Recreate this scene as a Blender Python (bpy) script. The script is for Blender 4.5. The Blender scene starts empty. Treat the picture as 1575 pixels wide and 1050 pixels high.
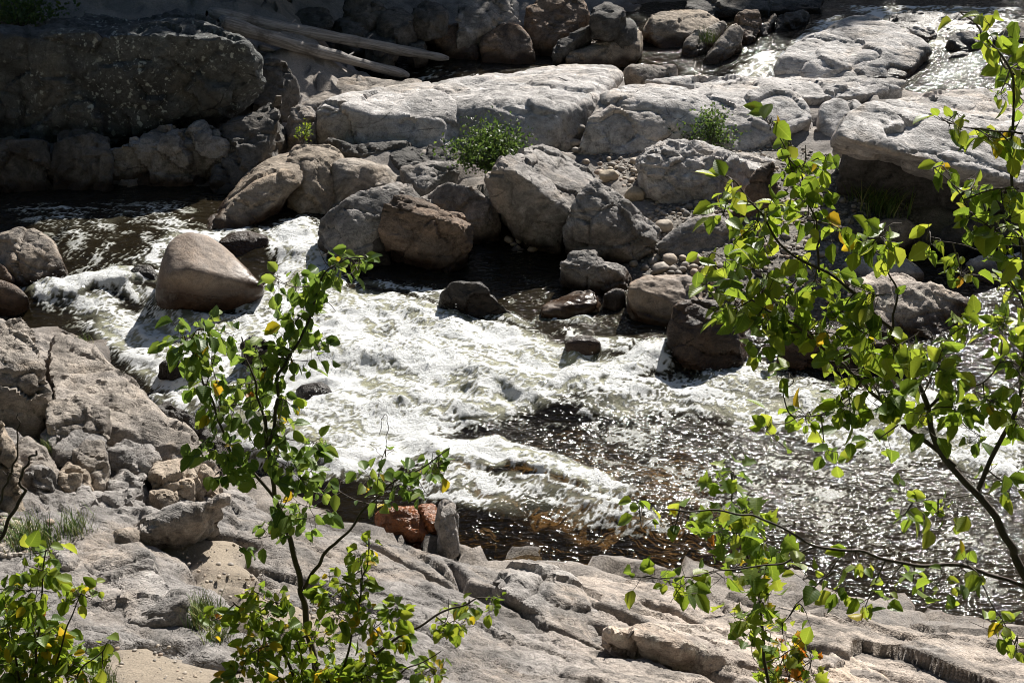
import bpy, bmesh, math, random, time
import numpy as np
from mathutils import Vector, Matrix
T0 = time.time()
rng = np.random.default_rng(7)
random.seed(7)
sc = bpy.context.scene
COL = sc.collection

# ------------------------------------------------------------------ camera
HCAM, PITCH, HFOV = 9.0, math.radians(25.0), math.radians(45.0)
cam_d = bpy.data.cameras.new('camera')
cam_d.sensor_width = 36.0
cam_d.angle = HFOV
cam_d.clip_start, cam_d.clip_end = 0.05, 2000
cam = bpy.data.objects.new('camera', cam_d)
COL.objects.link(cam)
cam.location = (0, 0, HCAM)
cam.rotation_euler = (math.pi/2 - PITCH, 0, 0)
sc.camera = cam
# ------------------------------------------------------------------ sky and sun
SUN_EL, SUN_AZ = math.radians(39), math.radians(21)
w = bpy.data.worlds.new('World'); sc.world = w; w.use_nodes = True
nt = w.node_tree; bg = nt.nodes['Background']
sky = nt.nodes.new('ShaderNodeTexSky'); sky.sky_type = 'NISHITA'; sky.sun_disc = False
sky.sun_elevation = SUN_EL; sky.sun_rotation = SUN_AZ
nt.links.new(sky.outputs[0], bg.inputs[0]); bg.inputs[1].default_value = 0.05
sd = bpy.data.lights.new('sun', 'SUN'); sd.energy = 5.0; sd.angle = math.radians(0.53); sd.color = (1.0, 0.955, 0.88)
sun = bpy.data.objects.new('sun', sd); COL.objects.link(sun)
SDIR = Vector((math.sin(SUN_AZ)*math.cos(SUN_EL), math.cos(SUN_AZ)*math.cos(SUN_EL), math.sin(SUN_EL)))
sun.rotation_euler = SDIR.to_track_quat('Z', 'Y').to_euler()
sun.location = (10, 10, 40)
sc.view_settings.view_transform = 'Standard'; sc.view_settings.look = 'None'
sc.view_settings.exposure = 0.8; sc.view_settings.gamma = 1.0
sc.view_settings.use_curve_mapping = False
sc.cycles.filter_width = 1.0
sc.cycles.max_bounces = 4; sc.cycles.diffuse_bounces = 2; sc.cycles.adaptive_threshold = .012; sc.cycles.transparent_max_bounces = 8
sc.cycles.caustics_reflective = False; sc.cycles.caustics_refractive = False

# ------------------------------------------------------------------ photograph pixel -> ray
F = 787.5/math.tan(HFOV/2)
CP, SP = math.cos(PITCH), math.sin(PITCH)
def ray(px, py):
    a = (px-787.5)/F; b = (525-py)/F
    return np.array((a, CP + b*SP, -SP + b*CP))
def at_z(px, py, z):            # the point on a level z
    r = ray(px, py); t = (z-HCAM)/r[2]
    return np.array((r[0]*t, r[1]*t, z))
def at_y(px, py, Y):            # the point at a distance Y
    r = ray(px, py); t = Y/r[1]
    return np.array((r[0]*t, Y, HCAM + r[2]*t))

# ------------------------------------------------------------------ noise in numpy
def _hash(ix, iy, iz, s):
    n = (ix.astype(np.uint32)*np.uint32(374761393) + iy.astype(np.uint32)*np.uint32(668265263)
         + iz.astype(np.uint32)*np.uint32(2246822519) + np.uint32((s*3266489917) & 0xffffffff))
    n ^= n >> np.uint32(15); n *= np.uint32(2654435761); n ^= n >> np.uint32(13); n *= np.uint32(3266489917); n ^= n >> np.uint32(16)
    return n
def noise(P, s=0):
    I = np.floor(P).astype(np.int64); f = P - I; I = I & 0xffffffff
    u = f*f*f*(f*(f*6-15)+10)
    out = np.zeros(len(P))
    for dx in (0, 1):
        wx = u[:, 0] if dx else 1-u[:, 0]; fx = f[:, 0]-dx
        for dy in (0, 1):
            wy = wx*(u[:, 1] if dy else 1-u[:, 1]); fy = f[:, 1]-dy
            for dz in (0, 1):
                wz = wy*(u[:, 2] if dz else 1-u[:, 2]); fz = f[:, 2]-dz
                h = _hash(I[:, 0]+dx, I[:, 1]+dy, I[:, 2]+dz, s)
                g = np.where(h & 1, fx, -fx) + np.where(h & 2, fy, -fy) + np.where(h & 4, fz, -fz)
                out += wz*g
    return out
def fbm(P, o=3, s=0, gain=.5):
    a, t, r = 1., 0., np.zeros(len(P))
    for k in range(o):
        r += a*noise(P*(2.03**k)+k*17.3, s+k); t += a; a *= gain
    return r/t
def ridged(P, o=3, s=0):
    a, t, r = 1., 0., np.zeros(len(P))
    for k in range(o):
        r += a*(1-2*np.abs(noise(P*(2.07**k)+k*11.7, s+k))); t += a; a *= .5
    return r/t
def worley(P, s=0):
    I = np.floor(P).astype(np.int64)
    F1 = np.full(len(P), 9.); F2 = F1.copy(); C = np.zeros_like(P); H = np.zeros(len(P), np.uint32)
    for dx in (-1, 0, 1):
        for dy in (-1, 0, 1):
            for dz in (-1, 0, 1):
                J = I + np.array((dx, dy, dz)); Jm = J & 0xffffffff
                h = _hash(Jm[:, 0], Jm[:, 1], Jm[:, 2], s)
                c = J + np.stack(((h & 1023)/1023., ((h >> 10) & 1023)/1023., ((h >> 20) & 1023)/1023.), 1)
                d = np.sqrt(((P-c)**2).sum(1))
                nearer = d < F1
                F2 = np.where(nearer, F1, np.minimum(F2, d))
                F1 = np.where(nearer, d, F1); C[nearer] = c[nearer]; H[nearer] = h[nearer]
    return F1, F2, C, H
def sstep(a, b, x):
    t = np.clip((x-a)/(b-a), 0, 1); return t*t*(3-2*t)
class Surf:                     # smooth height through scattered points
    def __init__(self, pts, soft=.8):
        p = np.array(pts, float); self.p = p[:, :2]; self.s = soft
        n = len(p); K = self.k(self.p); A = np.zeros((n+3, n+3))
        A[:n, :n] = K + np.eye(n)*.15; A[:n, n] = 1; A[:n, n+1:] = self.p; A[n, :n] = 1; A[n+1:, :n] = self.p.T
        self.w = np.linalg.solve(A, np.concatenate((p[:, 2], np.zeros(3))))
    def k(self, q):
        return -np.sqrt(((q[:, None, :]-self.p[None])**2).sum(2) + self.s**2)
    def __call__(self, q):
        q = np.atleast_2d(q)[:, :2]; out = np.empty(len(q))
        for i in range(0, len(q), 60000):
            c = q[i:i+60000]; out[i:i+60000] = self.k(c)@self.w[:-3] + self.w[-3] + c@self.w[-2:]
        return out
def in_poly(q, poly):
    x, y = q[:, 0], q[:, 1]; r = np.zeros(len(q), bool); n = len(poly)
    for i in range(n):
        x1, y1 = poly[i][:2]; x2, y2 = poly[(i+1) % n][:2]
        if y1 == y2: continue
        c = ((y1 > y) != (y2 > y)) & (x < (x2-x1)*(y-y1)/(y2-y1)+x1); r ^= c
    return r
def seg_dist(q, poly, closed=False):
    d = np.full(len(q), 1e9); tt = np.zeros(len(q)); n = len(poly)
    for i in range(n if closed else n-1):
        a = np.array(poly[i][:2]); b = np.array(poly[(i+1) % n][:2]); ab = b-a
        t = np.clip(((q[:, :2]-a)@ab)/max(ab@ab, 1e-9), 0, 1)
        e = np.sqrt(((q[:, :2]-a-t[:, None]*ab)**2).sum(1)); m = e < d
        d[m] = e[m]; tt[m] = (i+t[m])/max(n-1, 1)
    return d, tt
def poly_soft(q, poly, soft):   # 1 inside, fading over soft metres round the outline
    d, _ = seg_dist(q, poly, True); ins = in_poly(q, poly)
    return sstep(-soft, soft, np.where(ins, d, -d))

# ------------------------------------------------------------------ mesh helpers
def mesh_np(name, V, Fc):
    me = bpy.data.meshes.new(name); V = np.asarray(V, np.float32); Fc = np.asarray(Fc, np.int32)
    n, k = Fc.shape
    me.vertices.add(len(V)); me.vertices.foreach_set('co', V.ravel())
    me.loops.add(n*k); me.loops.foreach_set('vertex_index', Fc.ravel())
    me.polygons.add(n); me.polygons.foreach_set('loop_start', np.arange(0, n*k, k, dtype=np.int32))
    me.polygons.foreach_set('loop_total', np.full(n, k, np.int32))
    me.update(); me.validate()
    return me
def smooth_shade(me): me.polygons.foreach_set('use_smooth', np.ones(len(me.polygons), bool)); me.update()
def crisp(me, deg=32): me.set_sharp_from_angle(angle=math.radians(deg))
def attr(me, name, a):
    at = me.attributes.new(name, 'FLOAT', 'POINT'); at.data.foreach_set('value', np.asarray(a, np.float32))
def link(name, me, mat=None, parent=None, loc=None):
    o = bpy.data.objects.new(name, me); COL.objects.link(o)
    if mat is not None and me is not None and not me.materials: me.materials.append(mat)
    if parent is not None: o.parent = parent
    if loc is not None: o.location = loc
    return o
def tag(o, label, cat, group=None, kind=None):
    if label: o['label'] = label
    if cat: o['category'] = cat
    if group: o['group'] = group
    if kind: o['kind'] = kind
    return o
def verts_of(me):
    a = np.empty(len(me.vertices)*3, np.float32); me.vertices.foreach_get('co', a); return a.reshape(-1, 3).astype(float)
def normals_of(me):
    a = np.empty(len(me.vertices)*3, np.float32); me.vertices.foreach_get('normal', a); return a.reshape(-1, 3).astype(float)
def relax(me, V, it, lam=.5):
    e = np.empty(len(me.edges)*2, np.int32); me.edges.foreach_get('vertices', e); e = e.reshape(-1, 2)
    n = len(V); a = np.concatenate((e[:, 0], e[:, 1])); b = np.concatenate((e[:, 1], e[:, 0]))
    deg = np.maximum(np.bincount(a, minlength=n), 1)
    for _ in range(it):
        m = np.stack([np.bincount(a, V[b, k], n) for k in range(3)], 1)/deg[:, None]
        V = V + lam*(m-V)
    return V

# ------------------------------------------------------------------ node helpers
class NT:
    def __init__(self, name):
        self.m = bpy.data.materials.new(name); self.m.use_nodes = True; self.t = self.m.node_tree; self.t.nodes.clear()
        self.out = self.n('ShaderNodeOutputMaterial')
    def n(self, typ, **kw):
        x = self.t.nodes.new(typ)
        for k, v in kw.items():
            if k.startswith('i_'):
                x.inputs[int(k[2:]) if k[2:].isdigit() else k[2:].replace('_', ' ')].default_value = v
            else: setattr(x, k, v)
        return x
    def l(self, a, b): self.t.links.new(a, b)
    def noise(self, scale, detail=4, rough=.55, vec=None, dist=0.):
        x = self.n('ShaderNodeTexNoise'); x.inputs['Scale'].default_value = scale; x.inputs['Detail'].default_value = detail
        x.inputs['Roughness'].default_value = rough; x.inputs['Distortion'].default_value = dist
        if vec is not None: self.l(vec, x.inputs['Vector'])
        return x.outputs['Fac']
    def ramp(self, fac, stops):
        r = self.n('ShaderNodeValToRGB'); el = r.color_ramp.elements
        while len(el) < len(stops): el.new(.5)
        for e, (p, c) in zip(el, stops):
            e.position = p; e.color = (c, c, c, 1) if isinstance(c, (int, float)) else (*c, 1)
        self.l(fac, r.inputs[0]); return r.outputs[0]
    def mix(self, fac, a, b, mode='MIX'):
        x = self.n('ShaderNodeMix', data_type='RGBA', blend_type=mode)
        for s, v in ((x.inputs[0], fac), (x.inputs[6], a), (x.inputs[7], b)):
            if isinstance(v, (int, float)): s.default_value = v
            elif isinstance(v, tuple): s.default_value = (*v, 1)
            else: self.l(v, s)
        return x.outputs[2]
    def math(self, op, a, b=0., c=None):
        x = self.n('ShaderNodeMath', operation=op)
        for s, v in zip(x.inputs, (a, b, c)):
            if v is None: continue
            if isinstance(v, (int, float)): s.default_value = v
            else: self.l(v, s)
        return x.outputs[0]
    def attr(self, name): return self.n('ShaderNodeAttribute', attribute_name=name).outputs['Fac']
    def geo_pos(self): return self.n('ShaderNodeNewGeometry').outputs['Position']
    def bump(self, h, strength, dist, nrm=None):
        b = self.n('ShaderNodeBump'); b.inputs['Strength'].default_value = strength; b.inputs['Distance'].default_value = dist
        self.l(h, b.inputs['Height'])
        if nrm is not None: self.l(nrm, b.inputs['Normal'])
        return b.outputs['Normal']
    def surf(self, s): self.l(s, self.out.inputs['Surface']); return self.m
def map_scale(N, vec, sx, sy, sz, rz=0., rx=0.):      # turn first, then stretch
    if rz or rx:
        x = N.n('ShaderNodeMapping'); x.inputs['Rotation'].default_value = (rx, 0, rz); N.l(vec, x.inputs['Vector']); vec = x.outputs[0]
    x = N.n('ShaderNodeMapping'); x.inputs['Scale'].default_value = (sx, sy, sz)
    N.l(vec, x.inputs['Vector']); return x.outputs[0]

def rock_mat(name, c0, c1, c2, stain=.5, lichen=0., streak=.4, rough=.85, bump=1., cracks=True, tone=None):
    """weathered gneiss: c0 main, c1 second, c2 dark stain; wet attribute darkens and glosses"""
    N = NT(name); p = N.geo_pos()
    warp = N.mix(.35, p, N.n('ShaderNodeTexNoise', i_Scale=1.4, i_Detail=4.).outputs['Color'])
    col = N.mix(N.ramp(N.noise(.9, 4, .65, p, .8), [(.40, 0.), (.60, 1.)]), c0, c1)
    warm = tuple(x*y for x, y in zip(c0, (1.05, .93, .80)))
    col = N.mix(N.ramp(N.noise(.55, 4, .6, p, 1.2), [(.52, 0.), (.68, .75)]), col, warm)
    if tone: col = N.mix(N.attr('tone'), col, tone)
    bvec = map_scale(N, warp, .6, 2.6, 5.0, .82, .35)
    band = N.noise(1.9, 5, .72, bvec, .4)
    col = N.mix(N.math('MULTIPLY', N.ramp(band, [(.47, 0.), (.60, 1.)]), streak), col, tuple(x*.42 for x in c0))
    stn = N.noise(.75, 5, .75, p, 1.4)
    col = N.mix(N.math('MULTIPLY', N.ramp(stn, [(.49, 0.), (.60, 1.)]), stain), col, c2)
    pal = N.noise(2.3, 5, .75, p, .7)
    col = N.mix(N.ramp(pal, [(.56, 0.), (.70, .55)]), col, tuple(min(x*1.45, .72) for x in c0))
    col = N.mix(.45, col, N.ramp(N.noise(55, 2, .8, p), [(.3, .4), (.5, 1.), (.68, 1.4)]), 'MULTIPLY')
    col = N.mix(.8, col, N.ramp(N.noise(7, 5, .8, p, .3), [(.32, .42), (.5, 1.), (.7, 1.25)]), 'MULTIPLY')
    if lichen:
        spot = N.math('MAXIMUM', N.ramp(N.noise(6.5, 3, .55, p), [(.60, 0.), (.65, .8)]), N.ramp(N.noise(15, 2, .5, p), [(.64, 0.), (.69, .7)]))
        zone = N.ramp(N.noise(.42, 5, .7, p), [(.44, 0.), (.56, 1.)])
        col = N.mix(N.math('MULTIPLY', N.math('MULTIPLY', spot, zone), lichen), col, (.50, .53, .49))
    cr = N.n('ShaderNodeTexVoronoi', feature='DISTANCE_TO_EDGE'); cr.inputs['Scale'].default_value = .85
    N.l(map_scale(N, N.mix(.3, p, N.n('ShaderNodeTexNoise', i_Scale=1.9, i_Detail=4.).outputs['Color']), .55, 1.7, 2.4, .82, .35), cr.inputs['Vector'])
    crk = N.ramp(cr.outputs['Distance'], [(.0, 0.), (.014, 1.)])
    cmask = N.ramp(stn, [(.38, 0.), (.46, 1.)])
    crk = N.math('MAXIMUM', crk, cmask if cracks else 1.)
    col = N.mix(crk, tuple(x*.34 for x in c0), col)
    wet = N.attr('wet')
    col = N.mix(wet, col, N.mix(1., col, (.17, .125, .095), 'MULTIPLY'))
    bs = N.n('ShaderNodeBsdfPrincipled'); N.l(col, bs.inputs['Base Color'])
    N.l(N.math('MULTIPLY_ADD', wet, -.45, rough), bs.inputs['Roughness'])
    bs.inputs['Specular IOR Level'].default_value = .3
    n1 = N.bump(crk, .8*bump, .035)
    n2 = N.bump(band, .55*bump, .09, n1)
    n3 = N.bump(N.noise(4, 5, .72, p, .5), .8*bump, .085, n2)
    N.l(N.bump(N.noise(22, 3, .75, p), .7*bump, .022, n3), bs.inputs['Normal'])
    return N.surf(bs.outputs[0])
M = {}
M['pale']  = rock_mat('pale_granite', (.58, .55, .53), (.45, .425, .41), (.20, .19, .18), .6, 0, .45)
M['grey']  = rock_mat('grey_gneiss', (.36, .335, .315), (.27, .25, .235), (.10, .095, .09), .7, 0, .6)
M['warm']  = rock_mat('warm_gneiss', (.39, .34, .29), (.28, .25, .225), (.10, .087, .075), .65, 0, .6)
M['tan']   = rock_mat('tan_gneiss', (.42, .345, .27), (.30, .25, .20), (.12, .095, .07), .5, 0, .55)
M['brown'] = rock_mat('brown_rock', (.27, .19, .135), (.19, .15, .125), (.06, .047, .038), .7, 0, .5)
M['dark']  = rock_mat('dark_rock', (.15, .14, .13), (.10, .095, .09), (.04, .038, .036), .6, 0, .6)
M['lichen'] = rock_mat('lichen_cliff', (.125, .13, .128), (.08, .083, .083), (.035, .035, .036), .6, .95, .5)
M['river'] = rock_mat('river_worn_stone', (.33, .265, .21), (.27, .22, .185), (.17, .13, .10), .5, 0, .1, .7, .3, False)
M['pinkslab'] = rock_mat('pink_pale_slab', (.56, .475, .40), (.44, .385, .34), (.20, .17, .15), .6, 0, .65)
M['shore'] = rock_mat('near_shore_gneiss', (.275, .255, .24), (.20, .187, .178), (.085, .076, .068), .7, 0, .65, tone=(.40, .34, .29))
M['rust']  = rock_mat('rust_wet_rock', (.40, .14, .045), (.25, .10, .05), (.06, .035, .025), .5, 0, .4, .3)

# ------------------------------------------------------------------ water level and ground height
WPIX = [(0,318,1.0),(150,318,1.0),(285,312,1.0),(300,345,.95),(440,330,.92),(500,345,.85),(110,392,.9),(230,392,.9),(60,455,.55),(180,455,.55),
 (420,400,.66),(210,500,.5),(330,500,.47),(240,600,.36),(450,480,.47),(600,460,.47),(600,560,.35),(760,600,.3),(800,420,.5),(720,400,.5),(900,500,.44),
 (1000,520,.42),(1040,575,.22),(480,700,.22),(560,770,.12),(700,660,.22),(900,650,.17),(900,790,.05),(1060,610,.15),(1200,620,.12),(1300,700,0.),
 (1575,690,-.05),(1400,850,-.08),(1100,830,0.),(1575,930,-.12),(700,780,.1),(1440,390,.62),(1545,455,.55),(1400,560,.2),(1200,540,.25),
 (1100,95,1.5),(1180,68,1.7),(1260,28,1.95),(1500,15,2.05),(1450,112,1.62),(1560,128,1.6),(640,104,1.35),(720,100,1.4),(560,112,1.3)]
WLAND = [(1000,300,.45),(1250,320,.5),(700,190,.7),(1100,190,.7),(1400,250,.6),(100,660,-.2),(600,960,-.6),(1200,1010,-.6),(0,800,-.3),(950,890,-.25),(1250,940,-.3),(450,840,-.3),(560,230,.7)]
WP = [tuple(at_z(*p)) for p in WPIX]
water_z = Surf(WP + [tuple(at_z(*p)) for p in WLAND] + [(-30,26,1.),(30,42,2.1),(30,48,2.2),(14,55,2.3),(30,15,-.2),(-2,45,1.2),(-14,34,.9),(0,5,-1),(0,-20,-1)], .6)
LAND = [(950,262,1.25),(1000,300,1.1),(1040,335,1.0),(1060,400,.78),(1000,408,.62),(1110,430,.7),(1200,335,1.0),(1260,300,1.12),(1300,350,.98),(1250,425,.82),(1350,395,.8),
 (780,255,1.15),(700,300,.95),(560,250,1.4),(620,238,1.45),(1400,320,1.1),(1575,330,1.1),(1575,250,1.5),(500,160,1.5),(700,170,1.5),(900,150,1.6),(1200,170,1.5),(1450,170,1.6),
 (400,260,1.1),(430,200,1.3),(880,225,1.3),
 (0,640,1.5),(60,760,1.75),(150,700,1.25),(250,742,.95),(290,700,.55),(100,560,.85),(0,520,1.0),(30,850,2.0),
 (200,840,1.55),(350,780,.9),(480,800,.6),(600,832,.5),(700,865,.5),(800,885,.45),(1000,880,.3),(1200,920,.28),(1400,960,.3),(1575,985,.3),
 (0,1050,2.9),(200,1050,2.6),(400,1050,2.25),(700,1050,1.8),(1000,1050,1.35),(1300,1050,1.05),(1575,1050,.8),(300,940,1.85),(600,940,1.3),(900,965,.85),(1100,985,.65),(0,930,2.3)]
ground_pts = [tuple(at_z(*p)) for p in LAND] + [(x, y, z-.38) for x, y, z in WP] + \
 [(x, y, z) for x in (-9, -4, 1, 6, 11) for y, z in ((4.2, 4.7), (2, 6.2), (0, 7.4), (-5, 7.9))] + \
 [(-13,27,3.0),(-11,29.5,3.9),(-8,31,3.6),(-5.5,32,3.0),(-13,34,6),(-8.5,36,5.2),(-5,39,3.2),(-2,43,3.0),(0,45,3.4),(0,49,6.5),(-6,44,6.5),(6,49,6.),(5,45,2.5),(10.5,47,3.),(12,54,6),
  (20,62,7),(35,62,7),(-25,30,8),(-25,45,12),(0,65,14),(-25,70,16),(25,80,14),(30,28,2.5),(24,33,2.2),(14,25,1.6),(16,20,.4),(16,13,.1),(-14,18,3),(-12,14,3.2),(-14,22,.7),(-20,23,.7),(-25,18,5),(-20,5,6),(22,5,4.5),(22,-8,8),(-22,-8,9)]
ground_h = Surf(ground_pts, .5)
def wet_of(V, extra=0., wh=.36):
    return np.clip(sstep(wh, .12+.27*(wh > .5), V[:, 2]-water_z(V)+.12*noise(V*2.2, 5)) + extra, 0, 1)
print('setup', time.time()-T0)

# ------------------------------------------------------------------ terrain
def axis(lo, hi, segs):
    """segs: [(start, end, step)] with growing steps outwards"""
    xs = []
    for a, b, s in segs: xs += list(np.arange(a, b-1e-6, s))
    xs.append(segs[-1][1]); s = segs[-1][2]
    while xs[-1] < hi: s *= 1.35; xs.append(xs[-1]+s)
    s = segs[0][2]; pre = []; x = xs[0]
    while x > lo: s *= 1.35; x -= s; pre.append(x)
    return np.array(pre[::-1]+xs)
def grid(xs, ys):
    X, Y = np.meshgrid(xs, ys); q = np.stack((X.ravel(), Y.ravel()), 1)
    nx, ny = len(xs), len(ys); i = np.arange((nx-1)*(ny-1)); r, c = i//(nx-1), i % (nx-1); a = r*nx+c
    return q, np.stack((a, a+1, a+nx+1, a+nx), 1)
def P2(l, z=1.): return [tuple(at_z(px, py, z)[:2]) for px, py in l]
SAND = [P2([(215,830),(300,785),(345,790),(400,840),(420,880),(330,915),(290,890),(265,850)], 1.5), P2([(140,985),(260,955),(300,985),(340,1050),(400,1090),(150,1090)], 2.4),
        P2([(480,905),(520,900),(545,940),(500,960),(480,945)], 1.5), P2([(330,880),(400,870),(470,900),(540,960),(470,1010),(360,960)], 1.7)]
GRAVEL = [P2([(880,240),(1000,235),(1200,250),(1420,300),(1420,380),(1340,430),(1250,450),(1090,430),(960,425),(960,380),(1000,320)], 1.), P2([(0,790),(60,800),(40,850),(0,870)], 2.)]
def fracture(P, s=3, sc_=1.3, k=.35, stretch=(1, 1, 1)):
    Q = P*np.array(stretch)*sc_ + .35*np.stack((noise(P*1.1, s+1), noise(P*1.1+9, s+2), noise(P*1.1+21, s+3)), 1)
    F1, F2, C, H = worley(Q, s)
    rv = np.stack((((H >> 3) & 255)/127.5-1, ((H >> 11) & 255)/127.5-1, ((H >> 19) & 255)/127.5-1), 1)
    return k*((Q-C)*rv).sum(1)/sc_, np.exp(-(F2-F1)/.05)
E1, E2, E3 = np.array((.66, -.72, -.2)), np.array((.72, .66, .22)), np.array((-.03, -.29, .957))
def plates(P, s=5, amp=1., f=1., levels=3):
    """broken sheets of rock: offset steps between long cells that follow the bedding"""
    W_ = P + .10*np.stack((fbm(P*1.4, 3, s+1), fbm(P*1.4+9, 3, s+2), fbm(P*1.4+21, 3, s+3)), 1)
    B = np.stack((W_@E1, W_@E2, W_@E3), 1); d = np.zeros(len(P)); c = np.zeros(len(P))
    for k, (fr_, a, st) in enumerate(((.75, .11, (.55, 1.25, 1.2)), (1.9, .042, (.4, 1.4, 1.6)), (4.6, .016, (.4, 1.5, 1.8)))[:levels]):
        F1, F2, C, H = worley(B*np.array(st)*fr_*f+k*5.3, s+k*7)
        rv = np.stack((((H >> 3) & 255)/127.5-1, ((H >> 11) & 255)/127.5-1), 1)
        d += a/f*((H & 1023)/1023.-.5) + a/f*.9*((B*np.array(st)*fr_*f+k*5.3-C)[:, :2]*rv).sum(1)
        c = np.maximum(c, np.exp(-(F2-F1)/.035)*(1-.3*k))
    return amp*d, c
xs = axis(-150, 150, [(-12, 12, .10), (12, 24, .2)])
ys = axis(-60, 220, [(5.5, 29, .10), (29, 48, .2)])
q, fc = grid(xs, ys)
z = ground_h(q)
P3 = np.stack((q[:, 0], q[:, 1], z), 1)
sand = np.max([poly_soft(q+.25*np.stack((noise(P3*1.7, 61), noise(P3*1.7+5, 62)), 1), s, .22) for s in SAND], 0)
grav = np.max([poly_soft(q, s, .3) for s in GRAVEL], 0)
rocky = (1-sand)*(1-grav)
fr, ck = fracture(P3, 31, .9, .28, (1, 1.6, 1))
z2 = z + rocky*(.14*fbm(P3*.9, 3, 41) + fr*.8 - .05*ck + .05*fbm(P3*4.5, 3, 44)) + sand*.02*fbm(P3*3, 3, 47) + grav*.03*fbm(P3*2, 3, 48)
NEAR = P2([(-200,470),(60,470),(180,550),(330,690),(400,740),(560,780),(700,800),(860,815),(1060,850),(1250,885),(1700,960),(1800,1200),(-400,1200)], 1.)
z2 -= .30*(1-sand)*poly_soft(q, NEAR, .3)
z2 += .21*poly_soft(q, P2([(660,700),(700,655),(900,640),(1020,645),(1090,700),(1080,790),(980,800),(840,730),(740,690)], .1), .35)    # ledge under the brown water
far = sstep(40, 60, np.hypot(q[:, 0], q[:, 1]-20)); z2 += far*3*fbm(P3*.06, 3, 49)
V = np.stack((q[:, 0], q[:, 1], z2), 1)
me = mesh_np('ground', V, fc); smooth_shade(me)
attr(me, 'sand', sand); attr(me, 'grav', grav); attr(me, 'wet', sstep(.16, .0, z2-water_z(q)+.08*noise(V*2.2, 5)))
attr(me, 'far', far)
soil = np.clip(sstep(3.2, 4.4, z2)*(q[:, 1] < 12) + sstep(6, 7.5, z2)*(q[:, 1] > 25), 0, 1); attr(me, 'soil', soil)
attr(me, 'bed', sstep(.02, -.12, z2-water_z(q)))
N = NT('ground_rock_sand_gravel'); p = N.geo_pos()
rk = N.mix(N.ramp(N.noise(1.3, 5, .6, p, .6), [(.38, 0.), (.62, 1.)]), (.31, .27, .235), (.22, .20, .185))
rk = N.mix(N.math('MULTIPLY', N.ramp(N.noise(.8, 7, .7, p, .9), [(.5, 0.), (.66, 1.)]), .6), rk, (.10, .09, .08))
rk = N.mix(.75, rk, N.ramp(N.noise(38, 3, .7, p), [(.3, .45), (.5, .98), (.68, 1.45)]), 'MULTIPLY')
sd_ = N.mix(N.noise(5, 6, .7, p), (.25, .205, .155), (.36, .30, .23))
sd_ = N.mix(.6, sd_, N.ramp(N.noise(60, 2, .6, p), [(.32, .5), (.5, 1.), (.7, 1.3)]), 'MULTIPLY')
sd_ = N.mix(N.ramp(N.noise(1.6, 3, .5, p), [(.56, 0.), (.68, .75)]), sd_, (.14, .11, .085))
vg = N.n('ShaderNodeTexVoronoi'); vg.inputs['Scale'].default_value = 16; N.l(p, vg.inputs['Vector'])
gr = N.mix(.8, N.ramp(vg.outputs['Color'], [(0., (.14, .125, .11)), (.5, (.30, .265, .225)), (1., (.46, .42, .37))]), N.ramp(vg.outputs['Distance'], [(.1, 1.1), (.62, .25)]), 'MULTIPLY')
so = N.mix(N.noise(7, 5, .7, p), (.05, .045, .025), (.07, .09, .03))
bd = N.mix(N.ramp(N.noise(2.6, 6, .7, p, .4), [(.36, 0.), (.64, 1.)]), (.085, .06, .026), (.29, .21, .10))
bd = N.mix(.8, bd, N.ramp(N.noise(14, 4, .7, p), [(.3, .35), (.6, 1.3)]), 'MULTIPLY')
c = N.mix(N.attr('sand'), rk, sd_); c = N.mix(N.attr('grav'), c, gr); c = N.mix(N.attr('soil'), c, so)
wet = N.attr('wet'); c = N.mix(wet, c, N.mix(1., c, (.3, .24, .19), 'MULTIPLY')); c = N.mix(N.attr('bed'), c, bd)
bs = N.n('ShaderNodeBsdfPrincipled'); N.l(c, bs.inputs['Base Color']); N.l(N.math('MULTIPLY_ADD', wet, -.5, .9), bs.inputs['Roughness'])
b1 = N.bump(N.noise(6, 8, .7, p, .4), .8, .08); N.l(N.bump(N.noise(34, 5, .7, p), .8, .02, b1), bs.inputs['Normal'])
ground = link('ground', me, N.surf(bs.outputs[0])); ground['kind'] = 'structure'
# broken bedrock of the near shore and left bank
qb, fb_ = grid(np.arange(-9.6, 9.0, .031), np.arange(6.6, 20.6, .031)); zb = ground_h(qb); Pb = np.stack((qb[:, 0], qb[:, 1], zb), 1)
sb = np.max([poly_soft(qb+.25*np.stack((noise(Pb*1.7, 61), noise(Pb*1.7+5, 62)), 1), s_, .15) for s_ in SAND], 0)
pl, pc = plates(Pb, 141, 1.15); left = poly_soft(qb, P2([(-300,470),(70,470),(330,700),(350,760),(100,850),(-300,900)], 1.1), .3)
pl2, pc2 = plates(Pb, 171, 3.4, 1.25); pl = pl*(1-left)+pl2*left
zb2 = zb + pl - .045*np.maximum(pc, pc2*left) + .10*fbm(Pb*.8, 3, 145) + .022*fbm(Pb*5, 4, 147) + .01*ridged(Pb*9, 2, 149) - .25*sb - .08*left
for line, wd, dp in [([(915,950),(960,985),(1005,1008),(1060,1040),(1120,1080)],.10,.28), ([(690,800),(712,852),(760,872),(815,885)],.06,.3), ([(560,800),(610,815),(690,850)],.05,.2), ([(880,880),(960,920),(1015,942)],.04,.2), ([(1000,880),(1060,905),(1110,935)],.05,.22),
    ([(770,905),(850,960),(930,1000)],.03,.14), ([(560,930),(700,960),(820,1020)],.02,.09), ([(1230,960),(1330,990),(1450,1045)],.06,.12), ([(640,880),(700,930),(860,1040)],.02,.09), ([(215,835),(290,925),(420,1050)],.05,.12)]:
    e_, _ = seg_dist(qb+.10*np.stack((fbm(Pb*2, 3, 151), fbm(Pb*2+5, 3, 152)), 1), P2(line, 1.)); zb2 -= dp*np.exp(-(e_/wd)**2)
keep = (poly_soft(qb, NEAR, .25) > .02) & (zb2 > water_z(qb)-.5)
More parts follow.
